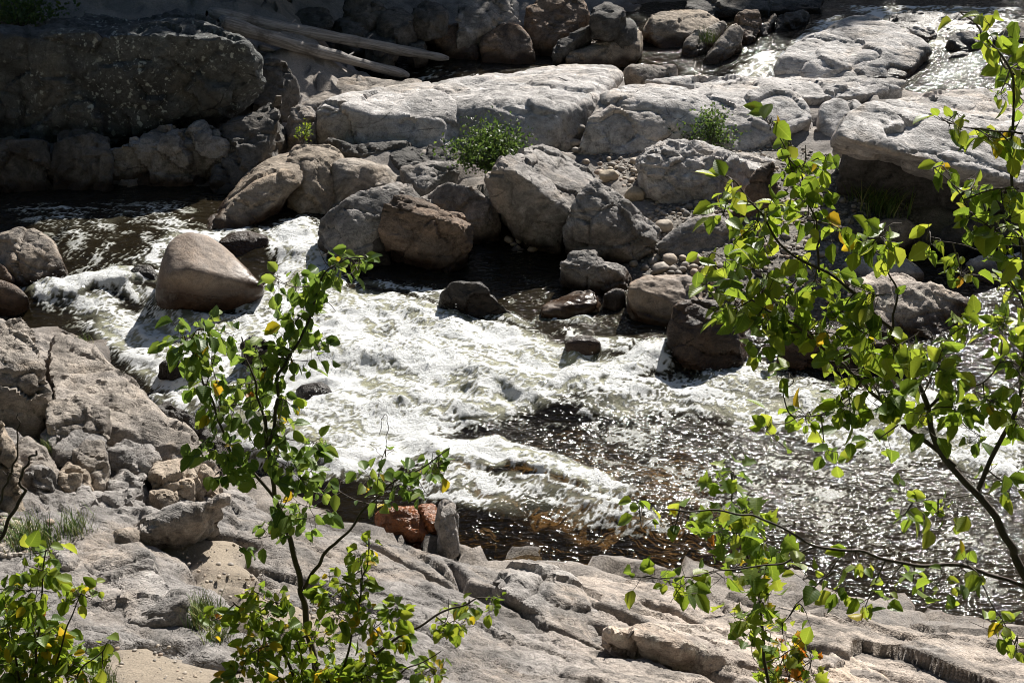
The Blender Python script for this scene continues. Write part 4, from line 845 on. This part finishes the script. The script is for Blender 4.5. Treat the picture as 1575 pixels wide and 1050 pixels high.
# ------------------------------------------------------------------ leaves
def leaf_mat(name, stops, trans, gloss=.45):
    N = NT(name); oi = N.n('ShaderNodeObjectInfo').outputs['Random']
    r_ = N.math('FRACT', N.math('ADD', oi, N.attr('rnd'))); c = N.ramp(r_, stops)
    u, v = N.attr('lu'), N.attr('lv')
    au = N.math('ABSOLUTE', u); vein = N.math('SINE', N.math('MULTIPLY', N.math('SUBTRACT', N.math('MULTIPLY', v, 8.), N.math('MULTIPLY', au, 1.6)), 6.283))
    rib = N.ramp(au, [(.0, 1.), (.10, 0.)])
    c = N.mix(N.math('MULTIPLY', rib, .5), c, (.30, .40, .12)); c = N.mix(N.math('MULTIPLY_ADD', vein, .05, .05), c, (.28, .36, .10))
    bl = N.ramp(N.noise(45, 4, .7, N.n('ShaderNodeTexCoord').outputs['Object']), [(.60, 0.), (.70, .5)]); c = N.mix(bl, c, (.10, .07, .02))
    bs = N.n('ShaderNodeBsdfPrincipled'); N.l(c, bs.inputs['Base Color']); bs.inputs['Roughness'].default_value = gloss
    bs.inputs['Specular IOR Level'].default_value = .45
    N.l(N.bump(N.math('ADD', vein, N.math('MULTIPLY', rib, 2.)), .10, .002), bs.inputs['Normal'])
    tl = N.n('ShaderNodeBsdfTranslucent'); N.l(N.mix(1., c, trans, 'MULTIPLY'), tl.inputs[0])
    mx = N.n('ShaderNodeMixShader'); mx.inputs[0].default_value = .5; N.l(bs.outputs[0], mx.inputs[1]); N.l(tl.outputs[0], mx.inputs[2])
    return N.surf(mx.outputs[0])
G1 = [(0., (.075, .135, .04)), (.4, (.115, .19, .05)), (.75, (.165, .24, .06)), (1., (.22, .285, .075))]
G2 = [(0., (.075, .13, .032)), (.4, (.125, .20, .04)), (.75, (.185, .25, .05)), (1., (.25, .29, .07))]
G3 = [(0., (.025, .055, .018)), (.5, (.05, .095, .028)), (1., (.10, .14, .045))]
M['leafL'] = leaf_mat('leaf_green', G1, (1.7, 1.6, .9)); M['leafR'] = leaf_mat('leaf_bright_green', G2, (2.1, 1.9, .8))
M['leafD'] = leaf_mat('leaf_dark_green', G3, (1.5, 1.5, .9)); M['leafY'] = leaf_mat('leaf_yellow', [(0., (.45, .38, .03)), (1., (.55, .36, .04))], (1.4, 1.3, .8)); M['leafO'] = leaf_mat('leaf_orange', [(0., (.48, .20, .03)), (.5, (.50, .13, .03)), (1., (.40, .26, .04))], (1.4, 1.2, .8))
N = NT('twig_bark'); c = N.mix(N.noise(30, 4, .7, N.geo_pos()), (.035, .025, .02), (.11, .085, .07)); bs = N.n('ShaderNodeBsdfPrincipled'); N.l(c, bs.inputs['Base Color']); bs.inputs['Roughness'].default_value = .8; M['bark'] = N.surf(bs.outputs[0])
def leaf_geo(seed, wid=.66, lobed=False, n=8, cols=(-1, -.5, 0, .5, 1)):
    """unit-long leaf along +X, blade faces +Z; returns V, F, u, v"""
    r_ = np.random.default_rng(seed); m = len(cols); curl = r_.normal()*.25; fold = .12+.22*r_.random(); bend = -.1-.35*r_.random(); V, U, W, Fc = [], [], [], []
    for i in range(n):
        t = i/(n-1); w_ = wid*.5*(math.sin(math.pi*t**.82)**.8 if 0 < t < 1 else 0.)
        if lobed: w_ *= 1.15*(1+.45*math.sin(t*math.pi*5+.6))
        else: w_ *= 1+.06*(-1)**i
        zb = bend*t*t*.5
        for s_ in cols:
            V.append((t+.0*s_, s_*w_, zb+abs(s_)*w_*fold*2+curl*s_*t*.15)); U.append(s_); W.append(t)
    for i in range(n-1):
        for k in range(m-1): Fc.append((i*m+k, i*m+k+1, i*m+m+k+1, i*m+m+k))
    return np.array(V), np.array(Fc), np.array(U), np.array(W)
def leaf_mesh(geo, mat):
    me = mesh_np('leaf', geo[0], geo[1]); attr(me, 'lu', geo[2]); attr(me, 'lv', geo[3]); smooth_shade(me); me.materials.append(mat); return me
GEO = {False: [leaf_geo(k, .60+.035*k) for k in range(6)], True: [leaf_geo(20+k, .95, True) for k in range(4)]}
SMALL = [leaf_geo(60+k, .6, False, 4, (-1, 0, 1)) for k in range(6)]
LM = {}
for lob in GEO:
    for mk in ('leafL', 'leafR', 'leafY', 'leafO'): LM[lob, mk] = [leaf_mesh(g, M[mk]) for g in GEO[lob]]
CAMP = np.array((0, 0, HCAM))
def basis(axis_, nrm):
    x = axis_/np.linalg.norm(axis_); z_ = nrm-x*(nrm@x); z_ /= np.linalg.norm(z_)+1e-9; return np.stack((x, np.cross(z_, x), z_), 1)
def plant(name, label, cat, Y, branches, clusters, size, mat, yel=.06, ora=.02, lobed=False, seed=1, near=.35, most=300, trunk_name='trunk', broad=.4, spread=1., dens=1.):
    """branches: [(pixel list with y offset, r0, r1)]; clusters: (px, py, rx, ry, n)"""
    rs = np.random.default_rng(seed); pts0 = at_y(branches[0][0][0][0], branches[0][0][0][1], Y)
    root = link(name, None, None, None, pts0); tag(root, label, cat)
    def put(nm, V, Fq, m, par=root): me = mesh_np(nm, V-pts0, Fq); smooth_shade(me); return link(nm, me, m, par)
    lines = []
    for i, (bp, r0, r1) in enumerate(branches):
        p = spline([at_y(b[0], b[1], Y+(b[2] if len(b) > 2 else 0)) for b in bp], 8*len(bp))
        p += .012*np.stack([noise(np.stack((np.linspace(0, len(bp)*1.3, len(p)), np.full(len(p), i*3.1+k*7.7), np.full(len(p), seed*1.3)), 1), 5) for k in range(3)], 1)
        V, Fq = tube(p, np.linspace(r0, r1, len(p)), 7); put(trunk_name if i == 0 else 'branch', V, Fq, M['bark']); lines.append(p)
    allp = np.concatenate(lines); leaves = []
    for (cx, cy, rx, ry, n) in clusters:
        c = at_y(cx, cy, Y); d2 = ((allp-c)**2*np.array((1, .3, 1))).sum(1); b0 = allp[np.argmin(d2)]; k = F/math.hypot(Y, HCAM-c[2])
        c = at_y(cx, cy, b0[1]+rs.normal()*.10*spread); tv, tf, off = [], [], 0
        tip = c+np.array((rs.normal(), 0, rs.normal()))*np.array((rx, 1, ry))/k*.4
        tw = spline([b0, (b0+tip)/2+np.array((0, 0, .02))*rs.normal(), tip], 10)
        V, Fq = tube(tw, np.linspace(.0022, .0012, 10), 5); tv.append(V); tf.append(Fq); off += len(V)
        # one or two side twigs through the cluster
        tws = [tw]
        for _ in range(1+int(n/12)):
            a = tw[rs.integers(4, 10)]; e = c+rs.normal(size=3)*np.array((rx/k, .07*spread, ry/k))*.75; s2 = spline([a, (a+e)/2+rs.normal(size=3)*.012, e], 8)
            V, Fq = tube(s2, np.linspace(.0016, .0009, 8), 4); tv.append(V); tf.append(Fq+off); off += len(V); tws.append(s2)
        P = np.concatenate(tws)
        for _ in range(max(2, int(round(n*dens)))):
            e = c+np.clip(rs.normal(size=3), -1.7, 1.7)*np.array((rx/k, .09*spread, ry/k))*.62
            j = np.argmin(((P-e)**2).sum(1)); a = P[j]; dv = e-a; L = np.linalg.norm(dv)+1e-6
            sz = size*(.45+.85*rs.random()); st = dv/L*min(L, sz*.9); e = a+st
            V, Fq = tube(np.array((a, (a+e)/2-np.array((0, 0, .003)), e)), .0008, 3); tv.append(V); tf.append(Fq+off); off += len(V)
            tocam = CAMP-e; tocam /= np.linalg.norm(tocam)
            ax = dv/L*.5+rs.normal(size=3)*.45+np.array((0, 0, -.45)); nr = rs.normal(size=3)*.55+np.array((0, 0, .6))+tocam*broad
            leaves.append((e, ax, nr, sz))
        put('twig', np.concatenate(tv), np.concatenate(tf), M['bark'])
    rs.shuffle(leaves); rest = {}
    order = sorted(range(len(leaves)), key=lambda i: -leaves[i][3]); big = set(order[:most])
    for i, (e, ax, nr, sz) in enumerate(leaves):
        t = rs.random(); mk = 'leafY' if t < yel else 'leafO' if t < yel+ora else mat; v = rs.integers(len(GEO[lobed])); Bm = basis(ax, nr)*sz
        if i in big:
            o = bpy.data.objects.new('leaf', LM[lobed, mk][v]); COL.objects.link(o); o.parent = root
            o.matrix_local = Matrix(np.vstack((np.column_stack((Bm, e-pts0)), (0, 0, 0, 1))).tolist())
        else: rest.setdefault(mk, []).append((GEO[lobed][v], Bm, e-pts0, rs.random()))
    if rest:
        Vs, Fs, U, W_, RN, MI, off = [], [], [], [], [], [], 0; mats = list(rest)
        for mi, mk in enumerate(mats):
            for g, Bm, e, rn in rest[mk]:
                Vs.append(g[0]@Bm.T+e); Fs.append(g[1]+off); off += len(g[0]); U.append(g[2]); W_.append(g[3]); RN.append(np.full(len(g[0]), rn)); MI += [mi]*len(g[1])
        me = mesh_np('foliage', np.concatenate(Vs), np.concatenate(Fs)); smooth_shade(me); attr(me, 'lu', np.concatenate(U)); attr(me, 'lv', np.concatenate(W_)); attr(me, 'rnd', np.concatenate(RN))
        for mk in mats: me.materials.append(M[mk])
        me.polygons.foreach_set('material_index', np.array(MI, np.int32)); o = link('foliage', me, None, root); o['kind'] = 'stuff'
    return root
plant('sapling', 'tall young tree with toothed green leaves standing before the rapids', 'sapling', 3.4,
 [([(505,1120),(488,1030),(470,945),(462,900),(442,820),(422,760),(413,700),(405,640)], .0135, .005),
  ([(466,905),(490,865),(522,832),(560,785,.05),(620,735,.08),(692,690,.1)], .007, .002), ([(436,800),(390,725),(352,690,-.05),(325,620,-.08),(305,560,-.1),(284,515,-.1)], .006, .002),
  ([(413,700),(408,650,.05),(393,600,.08),(385,560,.1),(370,520,.1)], .005, .002), ([(415,690),(425,620),(433,570,.03),(452,535,.05),(476,490,.08),(490,440,.1),(512,410,.1),(562,396,.1)], .006, .002)],
 [(285,525,40,32,26),(330,500,30,25,14),(315,575,45,40,28),(345,635,42,32,22),(400,540,32,28,14),(390,600,45,35,24),(440,560,40,35,26),(455,500,35,35,24),(480,450,30,35,22),(505,415,25,25,14),(550,402,26,14,9),(430,440,25,20,6),(495,530,20,20,6),
  (430,640,35,35,20),(400,690,40,30,22),(338,690,40,28,18),(352,735,30,28,14),(440,720,40,40,26),(482,730,34,30,14),(470,790,40,28,18),(525,745,18,14,4),(580,735,30,18,12),(632,740,30,18,14),(672,715,24,20,12),(600,762,25,14,7),(430,800,30,28,12),(392,830,18,15,5),(490,692,30,20,10)],
 .048, 'leafL', .035, .005, seed=11, dens=2.0)
plant('leafy_bush', 'low yellowing bush at the foot of the tall sapling', 'bush', 3.15,
 [([(500,1150),(450,1040),(400,960),(360,925)], .007, .002), ([(505,1140),(570,1010),(650,960),(720,925),(757,920)], .006, .0015), ([(510,1140),(535,1000),(555,900),(568,850)], .005, .0015), ([(495,1140),(470,1040),(450,960)], .005, .002), ([(515,1140),(610,1040),(680,1000)], .004, .0015)],
 [(400,935,55,38,48),(335,950,28,22,10),(520,915,48,36,30),(580,955,55,36,36),(455,985,65,38,56),(600,1010,60,30,40),(685,965,36,26,20),(722,930,18,16,6),(757,922,16,12,5),(380,1020,45,25,34),(555,1035,60,18,44),(470,1040,60,18,44),(545,880,28,34,16),(568,850,14,18,6),(660,1030,40,18,18)],
 .040, 'leafR', .10, .004, seed=12, spread=.8, dens=2.3)
plant('leafy_bush', 'bright green bush beside the pale grey slab', 'bush', 3.0,
 [([(60,1150),(55,1050),(62,950),(68,850)], .006, .002), ([(62,1140),(90,1010),(125,910)], .005, .0015), ([(55,1140),(20,1000),(5,930)], .005, .0015), ([(65,1140),(120,1040),(165,990)], .004, .0015)],
 [(70,875,28,26,14),(66,842,22,12,6),(28,925,36,34,26),(122,908,24,22,14),(60,985,55,45,50),(15,1030,40,30,34),(95,1030,50,25,40),(152,1000,22,12,8),(10,960,25,30,20)],
 .046, 'leafR', .08, .01, seed=13, spread=.8, dens=2.2)
plant('bare_branch', 'bare dark forked branch beside the left bank blocks', 'branch', 3.0,
 [([(-20,850),(0,822),(22,786),(38,758),(33,731),(45,708),(58,692)], .0062, .003), ([(-20,800),(0,769),(14,735),(24,707),(28,660),(30,640)], .004, .0015), ([(33,735),(20,728),(2,728)], .002, .001)], [], .05, 'leafL', seed=14, trunk_name='stem')
plant('leaning_tree', 'broad-leaved young tree leaning over the right shore', 'tree', 2.6,
 [([(1680,1040),(1575,880),(1552,832),(1500,760),(1450,690),(1424,625),(1398,572),(1375,520)], .012, .004),
  ([(1470,715),(1400,662),(1358,615),(1330,582),(1290,556,-.03),(1230,510,-.06),(1170,460,-.1),(1095,408,-.12)], .006, .0015),
  ([(1385,540),(1372,505),(1350,482),(1290,432,.03),(1215,390,.05),(1180,340,.08),(1140,290,.1),(1112,270,.1)], .005, .0015), ([(1262,418,.05),(1258,370,.06),(1250,330,.08),(1228,262,.1),(1205,215,.1),(1182,185,.1)], .003, .001),
  ([(1372,512),(1380,440,.05),(1350,390,.08),(1335,375,.08)], .003, .001), ([(1500,760),(1560,640,.05),(1580,520,.1),(1570,400,.12),(1560,250,.15),(1555,130,.15),(1510,50,.15),(1480,15,.15)], .006, .0015),
  ([(1330,582),(1290,625),(1240,640),(1175,655)], .003, .001), ([(1575,205,.1),(1520,200,.1),(1450,180,.1)], .0025, .001), ([(1572,400,.1),(1500,330,.1),(1440,262,.1)], .0025, .001), ([(1578,480,.1),(1520,390,.1),(1430,368,.1)], .0025, .001),
  ([(1640,940),(1575,895),(1480,872),(1400,868),(1330,850),(1255,840),(1180,805),(1120,785),(1045,780),(972,776)], .006, .0015), ([(1255,840),(1180,870),(1085,882),(962,890)], .003, .001), ([(1500,760),(1440,770),(1390,770)], .002, .001), ([(1300,850),(1240,915),(1200,960)], .002, .001), ([(1480,872),(1530,930),(1560,990)], .002, .001), ([(1424,625),(1480,600),(1540,560)], .004, .0015)],
 [(1098,400,22,18,4),(1085,430,18,12,3),(1130,300,26,22,7),(1112,330,22,18,5),(1150,362,34,26,13),(1190,330,28,32,12),(1225,272,26,36,12),(1207,225,16,18,4),(1270,250,14,22,5),(1182,185,8,8,3),(1240,320,32,28,12),(1290,352,28,22,9),(1335,380,32,22,12),(1372,370,20,12,5),
  (1160,420,38,26,15),(1112,450,32,22,9),(1200,460,42,30,18),(1180,500,38,22,12),(1122,482,30,20,8),(1260,430,38,28,15),(1290,480,42,28,16),(1250,520,38,26,14),(1330,520,42,28,16),(1340,460,32,24,7),(1200,580,10,18,3),(1160,545,18,12,4),(1310,570,38,26,15),(1380,545,38,30,14),(1370,600,38,26,15),(1445,560,34,28,12),(1470,500,38,26,8),(1540,505,38,36,16),(1562,560,26,36,12),(1530,622,38,26,15),(1480,640,38,26,12),(1420,640,38,22,10),(1300,630,42,20,12),(1240,640,36,16,9),(1180,655,22,12,4),(1265,690,16,16,4),(1335,680,28,18,5),(1562,660,26,28,10),
  (1540,60,28,26,9),(1562,110,22,36,12),(1548,150,18,18,5),(1500,30,22,14,3),(1470,190,22,16,5),(1522,205,36,16,10),(1562,222,22,18,7),(1460,265,14,12,4),(1502,290,32,18,9),(1548,302,28,22,10),(1432,370,12,12,3),(1505,352,36,22,10),(1552,382,32,26,13),(1482,412,28,20,7),(1562,442,22,28,10),
  (1240,890,14,10,2),(1290,905,36,18,5),(1332,925,16,16,3),(1366,908,16,16,3),(1312,862,22,12,4),(1452,900,26,14,5),(1402,890,12,12,3),(1232,950,12,12,2),(1202,970,12,10,2),(1540,960,22,18,8),(1562,1000,12,12,3),(1400,780,28,18,7),(1440,790,36,16,6),(1492,862,14,12,3),(1550,740,24,24,8),
  (1010,890,36,10,7),(985,780,20,8,4),(1080,888,34,12,7),(1045,790,22,12,5)],
 .044, 'leafR', .012, .005, seed=15, broad=.25, dens=2.3)
plant('maple_sapling', 'slender maple sapling with lobed leaves turning orange at its foot', 'sapling', 3.0,
 [([(1185,1130),(1178,1030),(1168,930),(1150,850),(1132,790),(1125,725)], .006, .0018), ([(1165,910),(1185,860),(1190,830)], .002, .001), ([(1178,1020),(1215,1000),(1235,985)], .002, .001)],
 [(1122,738,26,20,14),(1150,780,32,22,20),(1115,812,42,26,24),(1172,832,36,26,20),(1092,792,26,16,10),(1150,872,36,26,24),(1178,925,26,30,20),(1130,945,18,16,7),(1165,975,26,20,16)],
 .045, 'leafR', .04, .01, True, 16)
plant('maple_seedling', 'little maple seedling with green and orange leaves on the pale ridge', 'seedling', 3.05,
 [([(1215,1130),(1212,1060),(1208,1000)], .003, .001), ([(1214,1060),(1240,1020),(1255,995)], .002, .001), ([(1213,1080),(1190,1040),(1175,1020)], .002, .001)],
 [(1190,1015,32,22,28),(1235,1015,30,26,30),(1210,980,26,16,14),(1205,1045,36,12,20)], .036, 'leafR', .12, .12, True, 17)
# thin curled vine in front of the rapids
plant('vine', 'thin bare curling vine stem before the white water', 'vine', 3.3, [([(572,800),(583,740),(594,690),(599,655),(592,640),(584,645),(583,670)], .0014, .0007), ([(590,705),(578,690),(572,680)], .0008, .0005)], [(594,694,5,5,2)], .035, 'leafL', seed=18, trunk_name='stem')

# ------------------------------------------------------------------ bushes on the rocks, grass
def scrub(name, label, px, py, Y, rx, ry, n, size, mat, seed, cat='bush'):
    rs = np.random.default_rng(seed); base = at_y(px, py+ry, Y); c = at_y(px, py, Y); k = F/math.hypot(Y, HCAM-c[2]); R3 = np.array((rx/k, rx/k*.8, ry/k))
    root = link(name, None, None, None, base); tag(root, label, cat)
    Vs, Fs, U, W_, RN, off = [], [], [], [], [], 0
    for s_ in range(int(n/45)):
        d = rs.normal(size=3); d /= np.linalg.norm(d); d[2] = abs(d[2]); d *= .55+.65*rs.random(); e = c-np.array((0, 0, ry/k*.5))+d*R3*np.array((1, 1, 1.4))
        p = spline([base+rs.normal(size=3)*.05, (base+e)/2+rs.normal(size=3)*.05, e], 8)
        V, Fq = tube(p-base, np.linspace(.012, .003, 8), 5); me = mesh_np('stem', V, Fq); link('stem', me, M['bark'], root)
        for _ in range(45):
            g = SMALL[rs.integers(6)]; t = rs.integers(3, 8); pos = p[t]-base+rs.normal(size=3)*R3*.22
            Bm = basis(rs.normal(size=3)+np.array((0, 0, .5)), rs.normal(size=3)*.6+np.array((0, -.3, .7)))*size*(.6+.8*rs.random())
            Vs.append(g[0]@Bm.T+pos); Fs.append(g[1]+off); off += len(g[0]); U.append(g[2]); W_.append(g[3]); RN.append(np.full(len(g[0]), rs.random()))
    me = mesh_np('foliage', np.concatenate(Vs), np.concatenate(Fs)); smooth_shade(me); attr(me, 'lu', np.concatenate(U)); attr(me, 'lv', np.concatenate(W_)); attr(me, 'rnd', np.concatenate(RN))
    o = link('foliage', me, M[mat], root); o['kind'] = 'stuff'; return root
scrub('leafy_bush', 'rounded green bush in the gap between ledge and largest boulder', 752, 222, 24.6, 62, 36, 2700, .075, 'leafD', 31)
scrub('leafy_bush', 'small dark bush against the pale ledge block', 1092, 196, 26.4, 40, 28, 1100, .07, 'leafD', 32)
scrub('leafy_bush', 'tiny sunlit bush in the grassy notch at the ledge end', 466, 198, 25.6, 14, 20, 200, .05, 'leafR', 33)
scrub('leafy_bush', 'dark shaded bush on top of the lichen-spotted cliff block', 30, 14, 28.6, 80, 26, 1200, .10, 'leafD', 34)
N = NT('grass_blades'); r_ = N.attr('rnd'); c = N.ramp(r_, [(0., (.06, .13, .02)), (.6, (.15, .22, .04)), (1., (.34, .30, .11))]); bs = N.n('ShaderNodeBsdfPrincipled'); N.l(c, bs.inputs['Base Color']); bs.inputs['Roughness'].default_value = .6; M['grass'] = N.surf(bs.outputs[0])
def grass(label, px, py, rpx, n, h, z=None, seed=1, droop=.5, cat='grass'):
    rs = np.random.default_rng(seed); g = hpix(px, py) if z is None else at_z(px, py, z); k = F/math.hypot(g[1], HCAM-g[2]); Vs, Fs, RN, off = [], [], [], 0
    for _ in range(n):
        b = rs.normal(size=3)*np.array((rpx/k*.5, rpx/k*.7, 0)); b[2] = -.03 if z is not None else hz(g[0]+b[0], g[1]+b[1])-g[2]-.24*0-.04; a = rs.random()*6.28; L = h*(.5+.8*rs.random()); d = np.array((math.cos(a), math.sin(a), 0)); wv_ = np.array((-d[1], d[0], 0))*L*.022
        for i in range(4):
            t = i/3; p = b+np.array((0, 0, 1))*L*(t-.25*droop*t*t)+d*L*droop*t*t*.9; Vs += [p-wv_*(1-t*.9), p+wv_*(1-t*.9)]
        Fs += [(off+2*i, off+2*i+1, off+2*i+3, off+2*i+2) for i in range(3)]; off += 8; RN += [rs.random()]*8
    me = mesh_np('grass_tuft', np.array(Vs), np.array(Fs)); attr(me, 'rnd', np.array(RN)); return tag(link('grass_tuft', me, M['grass'], None, g), label, cat, kind='thing')
grass('green grass tuft on the worn rim beside the sandy path', 312, 950, 26, 420, .26, seed=1)
grass('drier grass tuft trailing below the path rim tuft', 340, 985, 18, 200, .2, seed=2)
grass('olive grass patch on the scree of the left bank', 48, 835, 34, 420, .3, seed=3)
grass('thin dry grass on the scree beside the layered ridge', 120, 812, 26, 160, .24, seed=4)
grass('short grass tuft at the bottom of the sandy path', 160, 1046, 14, 160, .16, seed=5)
grass('dark sedge clump in the shade under the overhanging block', 1352, 318, 34, 500, .55, 1.05, seed=6, droop=.8)
grass('small green tuft on the tip of the bank slab', 130, 526, 12, 90, .14, 1.2, seed=7)
grass('green sprouts in the dark crack of the pale ridge', 1002, 1012, 18, 110, .12, .82, seed=8)
grass('grass tuft in the crack between slanted slabs', 1092, 62, 14, 120, .4, 1.9, seed=9)
grass('moss-green tuft between blocks of the left bank', 72, 690, 10, 70, .16, 1.5, seed=10)

# ------------------------------------------------------------------ forest on the banks (cliff trees shade the gorge; unseen others added to dim sky and reflections)
N = NT('forest_foliage'); c = N.ramp(N.attr('rnd'), [(0., (.03, .07, .012)), (.6, (.05, .11, .018)), (1., (.08, .14, .025))]); bs = N.n('ShaderNodeBsdfPrincipled'); N.l(c, bs.inputs['Base Color']); bs.inputs['Roughness'].default_value = .6
M['forest'] = N.surf(bs.outputs[0])
def tree_meshes(seed, H, R_):
    rs = np.random.default_rng(seed); p = spline([(0, 0, -1), (.1, .05, H*.4), (-.1, .1, H*.95)], 14); tv, tf, off = [], [], 0
    V, Fq = tube(p, np.linspace(.24, .04, 14), 8); tv.append(V); tf.append(Fq); off += len(V); Q = []; nb = 22
    for i in range(nb):
        z_ = H*(.22+.72*i/nb); a = i*2.4; r_ = R_*(1-.75*((i/nb)-.25)**2)*(.6+.5*rs.random()); e = np.array((math.cos(a)*r_, math.sin(a)*r_, z_+.12*H*rs.random()))
        s2 = spline([(0, 0, z_), e*np.array((.5, .5, 1)), e], 8); V, Fq = tube(s2, np.linspace(.07, .015, 8), 5); tv.append(V); tf.append(Fq+off); off += len(V)
        for _ in range(150):
            t = s2[rs.integers(3, 8)]; Q.append(t+rs.normal(size=3)*np.array((.75, .75, .5)))
    Q = np.array(Q); sq = np.array(((-.5, -.3, 0), (.5, -.35, .08), (.55, .3, 0), (-.45, .35, -.08))); Vs = []
    for q_ in Q: Vs.append((sq*(.42+.3*rs.random()))@basis(rs.normal(size=3), rs.normal(size=3)*.7+np.array((0, 0, .8))).T+q_)
    me = mesh_np('crown', np.concatenate(Vs), np.arange(len(Q)*4).reshape(-1, 4)); attr(me, 'rnd', np.repeat(rs.random(len(Q)), 4)); me.materials.append(M['forest'])
    mt = mesh_np('trunk', np.concatenate(tv), np.concatenate(tf)); smooth_shade(mt); mt.materials.append(M['bark']); return mt, me
TM = [tree_meshes(41, 13, 3.6), tree_meshes(42, 15, 4.2), tree_meshes(43, 11, 3.4)]
def cliff_scale(x, y, k):       # how tall a tree may stand before it would shade the lit rapids or ledge
    return max(.4, min(1.1, ((1+(y-21.5)/1.15 if x < -4.5 else 1.5+(y-33)/1.15)-hz(x, y))/((13, 15, 11)[k]*1.05)))
def tree(x, y, k, s_, label, group):
    r_ = link('forest_tree', None, None, None, (x, y, hz(x, y)-.2)); r_.rotation_euler.z = x*1.7+y; r_.scale = (s_,)*3; tag(r_, label, 'tree', group)
    for nm, me in zip(('trunk', 'crown'), TM[k]): link(nm, me, None, r_)
for i, (x, y) in enumerate([(-15,31),(-11,35),(-13,39),(-7,38),(-8,43),(-3.5,41.5),(-3,47),(0.,46.5),(2.5,52),(-18,36),(-20,29),(-1,52),(-8.5,33.8),(-6.3,35.2),(-11.5,32),(-9.5,35.5),(-5.5,37.8),(-12.5,35),(-10,38.5),(-6,40.5),(-14,33)]): tree(x, y, i % 3, cliff_scale(x, y, i % 3), 'broadleaf forest tree on the bank above the lichen-spotted cliff', 'trees above the cliff')
for i, (x, y) in enumerate([(x_+2*math.sin(x_*7), 78+4*math.sin(x_*3)) for x_ in range(2, 75, 6)]): tree(x, y, i % 3, 1.5, 'unseen broadleaf tree added on the far bank to darken water reflections', 'unseen trees added behind the creek')  # out of view, added so the water reflects dark crowns, not bright sky
for i, (x, y) in enumerate([(-22,-4),(-16,-7),(-11,-6),(-6,-9),(-1,-7),(4,-9),(9,-6),(14,-8),(20,-5),(-26,4),(26,3),(-19,-14),(-8,-16),(2,-16),(12,-15),(-24,12),(30,12),(-13,-1.5),(-7.5,-2),(-3.5,-2.5),(3.2,-2.2),(7.5,-1.8),(12.5,-1.5),(17,1)]): tree(x, y, i % 3, 1.7, 'unseen broadleaf tree added on the near bank to block sky light', 'unseen trees added on the near bank')  # out of view, added to block sky light and darken rock fronts

bpy.data.scenes.remove(tmp_s)
print('total', time.time()-T0)
